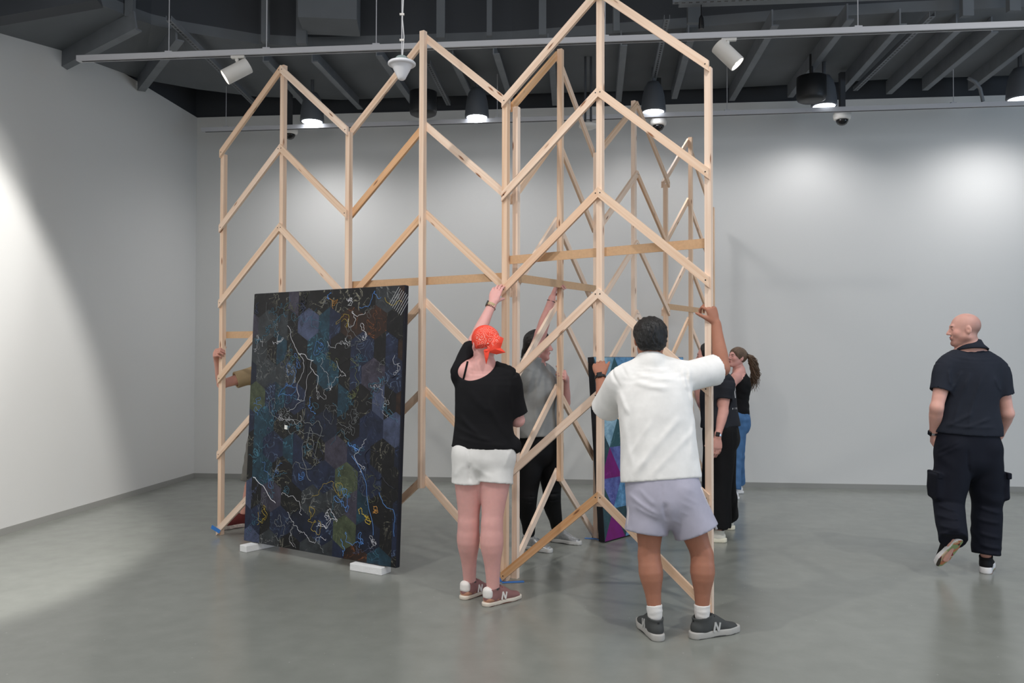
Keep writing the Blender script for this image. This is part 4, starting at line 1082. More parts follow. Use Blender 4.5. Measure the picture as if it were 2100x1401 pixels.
# ---------------------------------------------------------------- woman in orange bandana
def person_bandana():
    J = mk(dict(fv=(.28, .96, 0), hf=(-.38, .90, .10), head=(994, 706, 5.20), neck=(992, 757, 5.20), sr=(1042, 778, 5.20), sl=(951, 762, 5.22), er=(1062, 862, 5.26), wr=(1030, 862, 5.48),
        el=(974, 700, 5.42), wl=(1010, 622, 5.53), hip=(992, 925, 5.20), hl=(964, 945, 5.20), hr=(1018, 945, 5.18), kl=(961, 1072, 5.20), kr=(1009, 1074, 5.12), al=(961, 1194, 5.22), ar=(1014, 1214, 5.10)))
    hl_, hr_ = fl2(951, 1229), fl2(997, 1243)
    dl, dr = unit(V3((.62, .78, 0))), unit(V3((.75, .66, 0)))
    J['tl'], J['tr'] = hl_ + dl * .20 + UPZ * .04, hr_ + dr * .20 + UPZ * .04
    J['al'], J['ar'] = hl_ + dl * .056 + UPZ * .105, hr_ + dr * .056 + UPZ * .105
    root = empty('person', (J['hip'][0], J['hip'][1], 0)); tag(root, 'person in orange bandana, black tee and white shorts reaching up to a post', 'person', 'people moving the lattice screens')
    B = dict(w=(.185, .150, .165), d=(.125, .105, .115), leg=1.10, calf=1.10, arm=1.04, head=.97, neck=.055, nail=(28, 22, 26))
    tone = (226, 172, 166)
    hand = dict(w=J['wl'], d=unit(J3((1020, 590, 5.59)) - J['wl']), palm=V3((.30, .95, 0)), right=False, curl=(10, 22, 18), thumb=(.75, .25, .65), s=1.02, spread=.12)
    handr = dict(w=J['wr'], d=unit(V3((-.5, .8, .1))), palm=V3((0, .2, 1)), right=True, curl=(30, 35, 20))
    _, body = build_body(root, J, B, tone, spots=(), hands=(hand, handr))
    # t-shirt, slipped off the left shoulder
    tee = Field(.007)
    ch, fv, rv = torso_chain(J, [(.04, .215, .150, 0, 0), (.12, .205, .148, 0, 0), (.35, .185, .135, 0, 0), (.62, .190, .140, 0, .0), (.82, .185, .125, 0, .01), (.95, .13, .095, 0, .01), (1.0, .08, .08, 0, .01)])
    tee.add(ch, .02)
    tee.add(Chain([(mixp(J['neck'], J['sr'], .4), .075, .07), (J['sr'] + UPZ * .004, .078, .075), (mixp(J['sr'], J['er'], .5), .072, .070), (mixp(J['sr'], J['er'], .86), .076, .072)], rv, 3, flat1=True), .04)
    tee.add(Chain([(mixp(J['neck'], J['sl'], .80), .06, .06), (J['sl'] - UPZ * .01, .088, .084), (mixp(J['sl'], J['el'], .5), .072, .068), (mixp(J['sl'], J['el'], .8), .070, .066)], rv, 3, flat1=True), .04)
    tee.add(Ell(J3((1058, 915, 5.17)), (.035, .04, .05)), .04)
    tee.sub(Chain([(mixp(J['sr'], J['er'], .70), .062, .058), (mixp(J['sr'], J['er'], 1.0), .066, .062)], rv, 1), .004)
    c_ = J3((978, 752, 5.14))
    nx = unit(V3((.90, 0, .42)))
    tee.sub(Ell(c_, (.125, .16, .078), (nx, V3((0, 1, 0)), unit(np.cross(nx, V3((0, 1, 0)))))), .006)
    tee.sub(Ell(J3((990, 738, 5.2)), (.085, .09, .07)), .006)
    sdf_obj('t_shirt', tee, cloth('black_jersey', (24, 24, 27)), root, folds(3, [(.004, .22, (.5, .2, .8), 1.0)], creases(5.25, [(942, 850, 985, 893, 5, .010), (936, 875, 1010, 905, 4, .008), (1000, 820, 1045, 900, 6, .008), (1015, 790, 1035, 880, 6, .006), (930, 896, 1040, 914, 3, .006), (960, 800, 1010, 850, 7, .005), (1046, 780, 1050, 840, 4, .008)])))
    # bra strap
    from mathutils.bvhtree import BVHTree
    bv = BVHTree.FromPolygons([v.co.copy() for v in body.data.vertices], [tuple(p.vertices) for p in body.data.polygons])
    mb = MB(); pts = []
    for t in np.linspace(0, 1, 9):
        r_ = ray(959 - 12 * t, 742 + 50 * t); h, n_, _, _ = bv.ray_cast(CAMP, r_.normalized())
        if h is not None: pts.append((h + n_ * .002, n_))
    for (a, na), (b, _) in zip(pts[:-1], pts[1:]): mb.bar(a, b, .012, .004, na.cross(b - a))
    mb.build('strap', cloth('black_strap', (16, 16, 18)), root)
    # shorts
    sh = Field(.007)
    ch2, _, _ = torso_chain(J, [(-.06, .208, .152, 0, 0), (.06, .203, .148, 0, 0), (.16, .19, .135, 0, 0)], flat0=False)
    sh.add(ch2, .02)
    for sd, w_ in (('l', .112), ('r', .112)):
        H_, K_ = J['h' + sd], J['k' + sd]
        a_, b_ = mixp(H_, K_, -.1), mixp(H_, K_, .36)
        sh.add(Chain([(a_, w_, .125), (mixp(a_, b_, .5), w_, .120), (b_, w_ + .002, .118)], rv, 2, flat1=True), .02)
    for sd in 'lr':
        H_, K_ = J['h' + sd], J['k' + sd]
        sh.sub(Chain([(mixp(H_, K_, .22), .098, .104), (mixp(H_, K_, .5), .101, .107)], rv, 1), .004)
    sdf_obj('shorts', sh, cloth('white_cotton', (232, 231, 229)), root, folds(8, [(.0025, .16, (.3, .1, .9), 1.0)], creases(5.25, [(962, 915, 964, 985, 2.5, -.008), (964, 950, 966, 990, 4, -.010), (930, 978, 955, 950, 5, .004), (970, 955, 1010, 980, 5, .005), (1035, 960, 1050, 920, 4, .005)])))
    # bandana with knot and tails
    r, f, u = head_frame(J); o = J['head']; P = lambda x, y, z: o + (r * x + f * y + u * z) * .97
    bd = Field(.0045)
    bd.add(Ell(P(0, -.012, .034), (.086, .108, .090), (r, f, u)), .01)
    bd.add(Ell(P(.0, -.070, -.010), (.074, .046, .060), (r, f, u)), .02)
    bd.cut(Box(P(0, -.03, .073), (.25, .22, .088), (r, unit(f + u * -.42), unit(u + f * .42)), .02), .006)
    bd.add(Chain([(J3((996, 700, 5.13)), .040, .030), (J3((1010, 704, 5.115)), .034, .016)], V3((-.25, 0, 1)), 2), .02)
    bd.add(Ell(J3((998, 721, 5.095)), (.016, .014, .013)), .008)
    M = bpy.data.materials.new('orange_bandana'); M.use_nodes = True
    N, L = M.node_tree.nodes, M.node_tree.links; b = N['Principled BSDF']; b.inputs['Roughness'].default_value = .8
    tc = N.new('ShaderNodeTexCoord')
    v = N.new('ShaderNodeTexVoronoi'); v.inputs['Scale'].default_value = 34; L.new(tc.outputs['Object'], v.inputs['Vector'])
    w = N.new('ShaderNodeMath'); w.operation = 'SINE'; ml = N.new('ShaderNodeMath'); ml.operation = 'MULTIPLY'; ml.inputs[1].default_value = 20; L.new(v.outputs['Distance'], ml.inputs[0]); L.new(ml.outputs[0], w.inputs[0])
    rp = N.new('ShaderNodeValToRGB'); L.new(w.outputs[0], rp.inputs[0])
    rp.color_ramp.elements[0].position, rp.color_ramp.elements[0].color = .70, lin((242, 74, 52)); rp.color_ramp.elements[1].position, rp.color_ramp.elements[1].color = 1.0, lin((248, 180, 168))
    # the print fills a square around the crown
    sx = N.new('ShaderNodeVectorMath'); sx.operation = 'DISTANCE'; L.new(tc.outputs['Object'], sx.inputs[0])
    pc = Vector(P(-.015, -.085, .055)); sx.inputs[1].default_value = pc
    r2 = N.new('ShaderNodeValToRGB'); L.new(sx.outputs['Value'], r2.inputs[0])
    r2.color_ramp.elements[0].position, r2.color_ramp.elements[0].color = .072, (1, 1, 1, 1); r2.color_ramp.elements[1].position, r2.color_ramp.elements[1].color = .085, (0, 0, 0, 1)
    mx = N.new('ShaderNodeMix'); mx.data_type = 'RGBA'; mx.inputs[6].default_value = lin((242, 74, 52)); L.new(r2.outputs[0], mx.inputs[0]); L.new(rp.outputs[0], mx.inputs[7]); L.new(mx.outputs[2], b.inputs['Base Color'])
    bo = sdf_obj('bandana', bd, M, root, folds(5, [(.0015, .06, (.2, .3, .9), 1.0)], creases(5.2, [(985, 722, 1030, 712, 3, .006), (980, 716, 1020, 698, 3, .005), (1005, 690, 1030, 718, 3, .005), (975, 712, 1005, 718, 2.5, .004)])))
    q = dict(A=(1002, 680, 5.125), B=(1020, 687, 5.10), C=(1033, 694, 5.085), D=(1030, 704, 5.09), E=(1027, 714, 5.10), F=(1037, 723, 5.075), G=(1018, 727, 5.085), H=(1000, 722, 5.085), I=(998, 700, 5.095), K=(1014, 703, 5.075), T=(992, 720, 5.085), U=(1004, 721, 5.08), V=(1001, 735, 5.075), W=(997, 748, 5.085), X=(994, 733, 5.08), Y=(1016, 716, 5.07))
    ks = list(q); vs = [Vector(J3(q[k])) for k in ks]; ix = lambda w_: tuple(ks.index(c) for c in w_)
    me = MB().add(vs, [ix('ABKI'), ix('BCDK'), ix('KDEY'), ix('IKYH'), ix('YEF'), ix('HYFG')]).mesh('flap'); fo = link('flap', me, M, bo)
    so_ = fo.modifiers.new('s', 'SOLIDIFY'); so_.thickness = .004; so_.offset = 0; bw = fo.modifiers.new('b', 'BEVEL'); bw.width = .003; bw.segments = 3; bw.limit_method = 'NONE'; me.polygons.foreach_set('use_smooth', [True] * len(me.polygons))
    me = MB().add(vs, [ix('TUVX'), ix('XVW')]).mesh('tail'); fo = link('tail', me, M, bo); so_ = fo.modifiers.new('s', 'SOLIDIFY'); so_.thickness = .004; so_.offset = 0; bw = fo.modifiers.new('b', 'BEVEL'); bw.width = .003; bw.segments = 3; bw.limit_method = 'NONE'; me.polygons.foreach_set('use_smooth', [True] * len(me.polygons))
    watch(root, J['wl'], J['el'], V3((-1, -.15, .1)), .030, mat('beige_band', (190, 170, 130), .6))
    # beaded bracelet
    c_ = mixp(J['wl'], J['el'], .12); ax = unit(J['el'] - J['wl']); n1 = unit(np.cross(ax, (0, 1, 0))); n2 = np.cross(ax, n1)
    mb = MB()
    for a in np.linspace(0, 2 * PI, 17)[:-1]:
        mb.lathe(Vector(c_ + (n1 * math.cos(a) + n2 * math.sin(a)) * .032), [(0, -.005), (.005, -.002), (.005, .002), (0, .005)], 6)
    mb.build('bead_bracelet', mat('brown_beads', (96, 66, 40), .4), root, True)
    st = dict(upper=cloth('mauve_suede', (150, 110, 108), .9), sole=mat('cream_sole', (224, 214, 200), .6), out=mat('brown_outsole', (104, 66, 52), .7), lace=mat('plum_lace', (110, 62, 66), .8), logo=mat('white_letter', (236, 232, 228), .6),
              heel=mat('white_heel_tab', (236, 232, 228), .6), panel=cloth('tan_suede', (188, 140, 116), .9), sole_h=.013)
    shoe(root, hl_, hl_ + dl * .262, UPZ, st); shoe(root, hr_, hr_ + dr * .262, UPZ, st)
    for sd in 'lr':
        sk = Field(.005); A_ = J['a' + sd]; sk.add(Chain([(A_ - UPZ * .005, .0405, .044), (A_ - UPZ * .04, .033, .037)], rv, 1), .01)
        sdf_obj('sock', sk, cloth('grey_sock', (84, 80, 82)), root)
    #lens_check('bandana', J)

# ---------------------------------------------------------------- man in white tee
def person_white_tee():
    J = mk(dict(fv=(.05, 1, 0), hf=(.04, .99, -.10), head=(1333, 697, 4.74), neck=(1336, 750, 4.70), sl=(1279, 779, 4.72), sr=(1404, 772, 4.72), el=(1240, 842, 4.93), wl=(1231, 772, 5.10), er=(1481, 756, 4.86), wr=(1468, 664, 4.93),
        hip=(1358, 1000, 4.60), hl=(1334, 1015, 4.60), hr=(1396, 1015, 4.58), kl=(1331, 1140, 4.58), kr=(1440, 1138, 4.56), al=(1345, 1252, 4.52), ar=(1441, 1246, 4.53)))
    hl_, hr_ = fl2(1350, 1314), fl2(1423, 1309)
    dl, dr = unit(V3((-.16, .98, 0))), unit(V3((.90, .42, 0)))
    J['tl'], J['tr'] = hl_ + dl * .20 + UPZ * .04, hr_ + dr * .20 + UPZ * .04
    J['al'], J['ar'] = hl_ + dl * .056 + UPZ * .135, hr_ + dr * .056 + UPZ * .135
    root = empty('person', (J['hip'][0], J['hip'][1], 0)); tag(root, 'person in white tee and lilac grey shorts holding two posts with both hands', 'person', 'people moving the lattice screens')
    B = dict(w=(.165, .150, .185), d=(.115, .110, .12), leg=1.0, calf=1.12, arm=1.06, head=1.04, neck=.062)
    tone = (172, 118, 96)
    hl = dict(w=J['wl'], d=unit(J3((1227, 735, 5.20)) - J['wl']), palm=V3((.15, .98, -.1)), right=False, curl=(30, 55, 40), thumb=(.92, .42, .05), tb=.15, s=1.05)
    hr = dict(w=J['wr'], d=unit(V3((-.30, 0, 1))), palm=V3((-.55, .8, 0)), right=True, curl=(55, 62, 40), thumb=(.6, .6, .25), s=1.05)
    build_body(root, J, B, tone, hands=(hl, hr))
    fv = unit(J['fv']); rv = np.array((fv[1], -fv[0], 0))
    tee = Field(.007)
    ch, fv, rv = torso_chain(J, [(.06, .226, .150, 0, -.002), (.14, .224, .150, 0, -.002), (.40, .212, .150, 0, -.0), (.65, .208, .150, 0, 0), (.84, .195, .125, 0, .0), (.94, .125, .090, 0, 0), (1.02, .070, .072, 0, 0), (1.05, .066, .068, 0, 0)])
    tee.add(ch, .02)
    for sd, e in (('l', .98), ('r', .80)):
        S_, E_ = J['s' + sd], J['e' + sd]
        tee.add(Chain([(mixp(J['neck'], S_, .55), .070, .07), (S_, .088, .085), (mixp(S_, E_, .5), .088, .088), (mixp(S_, E_, e), .092, .090)], rv if sd == 'l' else UPZ, 3, flat1=True), .04)
    tee.sub(Chain([(mixp(J['sl'], J['el'], .75), .078, .076), (mixp(J['sl'], J['el'], 1.15), .082, .080)], rv, 1), .004)
    tee.sub(Chain([(mixp(J['sr'], J['er'], .62), .078, .076), (mixp(J['sr'], J['er'], 1.0), .082, .080)], UPZ, 1), .004)
    tee.sub(Ell(J['neck'] + UPZ * .074 + fv * .03, (.070, .074, .060), (rv, fv, UPZ)), .006)
    for sd in 'lr':
        tee.ops.insert(2, ('+', Chain([(J['neck'] + UPZ * .016, .070, .070), (mixp(J['neck'], J['s' + sd], .45) + UPZ * .022, .058, .060), (mixp(J['neck'], J['s' + sd], .8) + UPZ * .02, .060, .062)], rv, 2), .03))
    sdf_obj('t_shirt', tee, cloth('white_jersey', (242, 241, 239)), root, folds(12, [(.004, .34, (.75, .0, .55), .8)], creases(4.72, [(1300, 970, 1395, 855, 7, .012), (1335, 975, 1425, 880, 6, .008), (1290, 935, 1340, 860, 5, .006), (1300, 782, 1372, 796, 6, .010), (1306, 768, 1385, 776, 5, .008), (1318, 755, 1375, 758, 4, .006), (1413, 752, 1423, 835, 4, .012), (1400, 756, 1411, 800, 3.5, .008), (1388, 752, 1396, 780, 3, .005), (1270, 800, 1290, 850, 5, .009), (1282, 860, 1300, 960, 6, .006), (1340, 900, 1300, 985, 9, .006), (1425, 850, 1418, 940, 5, .007)])))
    cc = J['neck'] + UPZ * .040 + fv * .008
    MB().tube([Vector(cc + rv * .068 * math.cos(a) + fv * .070 * math.sin(a) - UPZ * .03 * (math.sin(a) + 1) * .8 + UPZ * .004) for a in np.linspace(0, 2 * PI, 33)], .009, 6, False).build('collar', cloth('white_jersey', (242, 241, 239)), root, True)
    sh = Field(.007)
    ch2, _, _ = torso_chain(J, [(-.10, .205, .150, 0, 0), (.04, .205, .145, 0, 0), (.12, .20, .140, 0, 0)], flat0=False)
    sh.add(ch2, .02)
    for sd, w_, e, dx in (('l', .115, .62, -.02), ('r', .120, .62, .015)):
        H_, K_ = J['h' + sd], J['k' + sd]
        a_, b_ = mixp(H_, K_, -.05), mixp(H_, K_, e)
        sh.add(Chain([(a_, w_, .128), (mixp(a_, b_, .5) + rv * dx * .5, w_, .122), (b_ + rv * dx, w_ + .006, .122)], rv, 2, flat1=True), .025)
        sh.sub(Chain([(mixp(H_, K_, e - .2) + rv * dx, w_ - .024, .098), (mixp(H_, K_, e + .2) + rv * dx, w_ - .014, .102)], rv, 1), .004)
    sho = sdf_obj('shorts', sh, cloth('lilac_grey_nylon', (176, 174, 190), .6), root, folds(21, [(.003, .18, (.35, .1, .85), 1.0)], creases(4.62, [(1356, 992, 1364, 1060, 2, -.006), (1364, 1030, 1368, 1066, 5, -.012), (1288, 1010, 1352, 1056, 4, .008), (1300, 1035, 1352, 1062, 3, .006), (1398, 1030, 1455, 1052, 3, .007), (1395, 1048, 1456, 1068, 3, .007), (1400, 1015, 1450, 1036, 3, .006), (1375, 1062, 1440, 1090, 4, .006), (1310, 1000, 1345, 1036, 4, .006), (1395, 995, 1440, 1012, 3, .004)])))
    for sd, sg in (('l', -1), ('r', 1)):   # pale side piping
        H_, K_ = J['h' + sd], J['k' + sd]
        pts = [mixp(H_, K_, t) + rv * sg * (.118 + .012 * t) - fv * (.045 - .02 * t) + UPZ * 0 for t in np.linspace(-.15, .55, 8)]
        pts[0] += rv * sg * .0
        MB().tube([Vector(p) for p in pts], .008, 6).build('side_piping', cloth('pale_mesh_trim', (206, 202, 206), .8), sho, True)
    # hair
    r, f, u = head_frame(J); o = J['head']; P = lambda x, y, z: o + (r * x + f * y + u * z)
    hh = Field(.0045)
    hh.add(Ell(P(0, -.016, .036), (.098, .114, .098), (r, f, u)), .01)
    hh.add(Ell(P(0, -.070, -.022), (.084, .050, .066), (r, f, u)), .03)
    hh.cut(Box(P(0, -.09, .06), (.2, .165, .130), (r, unit(f - u * .12), unit(u + f * .12)), .03), .012)
    for sg in (-1, 1): hh.sub(Ell(P(sg * .095, -.005, -.022), (.026, .026, .036), (r, f, u)), .008)
    hm = mat('black_hair', (15, 14, 15), .45, bump=.7, bscale=160, stretch=(1, 1, .25))
    sdf_obj('hair', hh, hm, root, folds(2, [(.0035, .022, (.9, .2, .1), 1.4), (.003, .035, (.6, .2, .5), 1.5)]), 0)
    watch(root, J['wl'], J['el'], V3((-.2, -1, .1)), .034, mat('black_band', (24, 24, 26), .5))
    st = dict(upper=cloth('charcoal_mesh', (74, 76, 76), .85), sole=mat('grey_sole', (178, 176, 172), .6), out=mat('dark_outsole', (58, 58, 56), .7), lace=mat('black_lace', (34, 34, 36), .8), logo=mat('grey_letter_outline', (186, 186, 184), .5), heel=mat('black_pull_tab', (26, 26, 28), .6), heel_w=.009, sole_h=.018)
    shoe(root, hl_, hl_ + dl * .285, UPZ, st); shoe(root, hr_, hr_ + dr * .285, UPZ, st)
    for sd in 'lr':
        sk = Field(.005); A_, K_ = J['a' + sd], J['k' + sd]; sk.add(Chain([(mixp(A_, K_, .13), .0435, .047), (A_, .042, .046), (A_ - UPZ * .05, .035, .038)], rv, 2, flat0=True), .01)
        sdf_obj('sock', sk, cloth('white_ribbed_sock', (226, 224, 222), .9, bump=.15, bscale=400), root, folds(4, [(.0018, .03, (0, .1, 1), .6)]))
    #lens_check('white', J)

# ---------------------------------------------------------------- man at right in navy polo
def person_polo():
    J = mk(dict(fv=(.04, 1, 0), hf=(-.955, .27, -.04), head=(1977, 676, 5.95), neck=(1990, 714, 5.97), sl=(1939, 757, 5.95), sr=(2046, 760, 5.97), el=(1921, 836, 5.90), wl=(1915, 889, 6.02), er=(2066, 848, 5.96), wr=(2050, 893, 6.14),
        hip=(1984, 915, 5.97), hl=(1956, 935, 5.97), hr=(2016, 935, 5.97), kl=(1946, 1040, 5.92), kr=(2024, 1040, 5.99), al=(1954, 1098, 5.74), ar=(2027, 1142, 5.97)))
    lh, lt = J3((1969, 1112, 5.70)), J3((1927, 1159, 5.86))
    rh = fl2(2021, 1176); rd = unit(V3((.55, .83, 0)))
    J['tl'], J['tr'] = mixp(lh, lt, .7), rh + rd * .20 + UPZ * .04
    J['ar'] = rh + rd * .056 + UPZ * .125
    root = empty('person', (J['hip'][0], J['hip'][1], 0)); tag(root, 'bald person in navy polo and cargo trousers walking away on the right', 'person')
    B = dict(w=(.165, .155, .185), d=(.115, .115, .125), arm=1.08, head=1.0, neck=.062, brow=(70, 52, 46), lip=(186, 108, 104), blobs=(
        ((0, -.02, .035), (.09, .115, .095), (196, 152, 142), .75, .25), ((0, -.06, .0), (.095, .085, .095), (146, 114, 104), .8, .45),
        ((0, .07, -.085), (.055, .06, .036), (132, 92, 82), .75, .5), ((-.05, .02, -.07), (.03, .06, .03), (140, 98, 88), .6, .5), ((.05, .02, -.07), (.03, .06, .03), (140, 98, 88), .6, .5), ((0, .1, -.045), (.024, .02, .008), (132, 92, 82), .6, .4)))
    hl = dict(w=J['wl'], d=unit(V3((.18, .45, -.9))), palm=V3((1, 0, 0)), right=False, curl=(25, 30, 20)); hr = dict(w=J['wr'], d=unit(V3((-.3, .3, -.9))), palm=V3((-1, 0, 0)), right=True, curl=(25, 30, 20))
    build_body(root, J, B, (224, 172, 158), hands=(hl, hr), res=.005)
    tee = Field(.007)
    ch, fv, rv = torso_chain(J, [(.12, .238, .150, 0, .004), (.20, .234, .150, 0, .004), (.42, .205, .145, 0, .0), (.66, .215, .150, 0, 0), (.84, .200, .130, 0, 0), (.94, .130, .095, 0, 0), (1.0, .072, .076, 0, 0)])
    tee.add(ch, .02)
    for sd in 'lr':
        S_, E_ = J['s' + sd], J['e' + sd]
        tee.add(Chain([(mixp(J['neck'], S_, .55), .070, .07), (S_, .080, .080), (mixp(S_, E_, .4), .074, .076), (mixp(S_, E_, .58), .072, .076)], rv, 3, flat1=True), .035)
        tee.sub(Chain([(mixp(S_, E_, .46), .060, .064), (mixp(S_, E_, .75), .062, .066)], rv, 1), .004)
    tee.sub(Chain([(J['neck'] + UPZ * .0, .056, .056), (J['neck'] + UPZ * .08, .06, .06)], rv, 1), .006)
    mt = cloth('navy_pique', (38, 42, 52))
    pol = sdf_obj('polo_shirt', tee, mt, root, folds(31, [(.0035, .26, (.75, .1, .6), 1.0)], creases(5.97, [(1990, 766, 1955, 866, 3.5, 0.0154), (2014, 770, 1985, 866, 4, 0.0154), (1992, 846, 1940, 872, 3.5, 0.0126), (2030, 856, 1975, 876, 3.5, 0.0112), (1972, 760, 1952, 800, 3, 0.0112), (1940, 868, 2040, 874, 3, 0.0084), (1946, 756, 1950, 790, 3, 0.0112), (2040, 770, 2052, 800, 3, 0.0084), (1968, 732, 2030, 736, 2.5, 0.0056)])))
    cc = J['neck'] + UPZ * .004 + fv * .004
    MB().band(Vector(cc), [(.073, .044), (.079, .046), (.092, .012), (.120, -.022), (.114, -.030), (.084, .004)], 36, unit(UPZ + fv * .22)).build('collar', mt, pol, True)
    pa = Field(.008)
    ch2, _, _ = torso_chain(J, [(-.12, .210, .150, 0, 0), (.02, .215, .145, 0, 0), (.16, .212, .138, 0, 0)], flat0=False)
    pa.add(ch2, .02)
    for sd, sg in (('l', -1), ('r', 1)):
        H_, K_, A_ = J['h' + sd], J['k' + sd], J['a' + sd]
        e = -.16 if sd == 'l' else .0
        pa.add(Chain([(H_ + UPZ * .05, .125, .145), (mixp(H_, K_, .45), .118, .128), (mixp(H_, K_, .8) + rv * sg * .005, .105, .112), (K_, .100, .105), (mixp(K_, A_, .5), .100, .102), (mixp(K_, A_, .85), .094, .098), (mixp(K_, A_, 1 - e), .090, .095)], rv, 3, flat1=True), .03)
        pa.add(Box(mixp(H_, K_, .58) + rv * sg * .115, (.024, .085, .095), (rv, fv, UPZ), .022), .025)
    tr_ = sdf_obj('cargo_trousers', pa, cloth('navy_ripstop', (19, 22, 33), .8), root, folds(35, [(.0035, .15, (.25, .1, .95), 1.5)], creases(5.97, [(1918, 1030, 1962, 1045, 3.5, 0.0140), (1916, 1052, 1970, 1062, 3.5, 0.0154), (1922, 1074, 1974, 1080, 3.5, 0.0154), (1924, 1090, 1974, 1094, 3, 0.0140), (2000, 1034, 2052, 1050, 3.5, 0.0126), (2000, 1060, 2050, 1070, 3.5, 0.0126), (2002, 1088, 2050, 1100, 3.5, 0.0126), (1918, 925, 1965, 902, 3, 0.0098), (1920, 934, 1970, 912, 3, 0.0084), (2004, 1112, 2052, 1122, 3.5, 0.0140), (2004, 1128, 2052, 1134, 3, 0.0126), (1984, 920, 1986, 970, 3, -0.0112)])))
    for sd, sg in (('l', -1), ('r', 1)):   # pocket flaps
        H_, K_ = J['h' + sd], J['k' + sd]; c_ = mixp(H_, K_, .36) + rv * sg * .128 - fv * .01
        MB().box(Vector(c_), (.030, .18, .045), ax=(Vector(rv), Vector(fv), Vector((0, 0, 1)))).build('pocket_flap', MATS['navy_ripstop'], tr_, bevel=.008)
    # steel bracelet watch
    watch(root, J['wl'], J['el'], V3((-1, -.3, 0)), .033, mat('steel', (200, 200, 204), .25, metal=1.0))
    st = dict(upper=cloth('black_knit', (24, 24, 26), .7), sole=mat('white_sole', (232, 230, 230), .5), out=None, lace=mat('white_lace', (200, 200, 200), .8), sole_h=.021)
    M = bpy.data.materials.new('camouflage_outsole'); M.use_nodes = True; N, L = M.node_tree.nodes, M.node_tree.links
    tc = N.new('ShaderNodeTexCoord'); v = N.new('ShaderNodeTexVoronoi'); v.inputs['Scale'].default_value = 28; L.new(tc.outputs['Object'], v.inputs['Vector'])
    rp = N.new('ShaderNodeValToRGB'); rp.color_ramp.interpolation = 'CONSTANT'; sp_ = N.new('ShaderNodeSeparateColor'); L.new(v.outputs['Color'], sp_.inputs[0]); L.new(sp_.outputs[0], rp.inputs[0])
    el = rp.color_ramp.elements; el[0].color = lin((150, 170, 120)); el[1].position = .25; el[1].color = lin((206, 130, 90))
    for p_, c_ in ((.45, (70, 60, 50)), (.6, (150, 36, 56)), (.8, (214, 190, 160))): e_ = el.new(p_); e_.color = lin(c_)
    L.new(rp.outputs[0], N['Principled BSDF'].inputs['Base Color']); st['out'] = M
    nrm = unit(np.cross(lt - lh, V3((1, 0, 0)))); nrm = nrm if nrm[2] > 0 else -nrm
    shoe(root, lh, lt, unit(V3((-.1, .75, .55))), st); shoe(root, rh, rh + rd * .285, UPZ, st)
    #lens_check('polo', J)

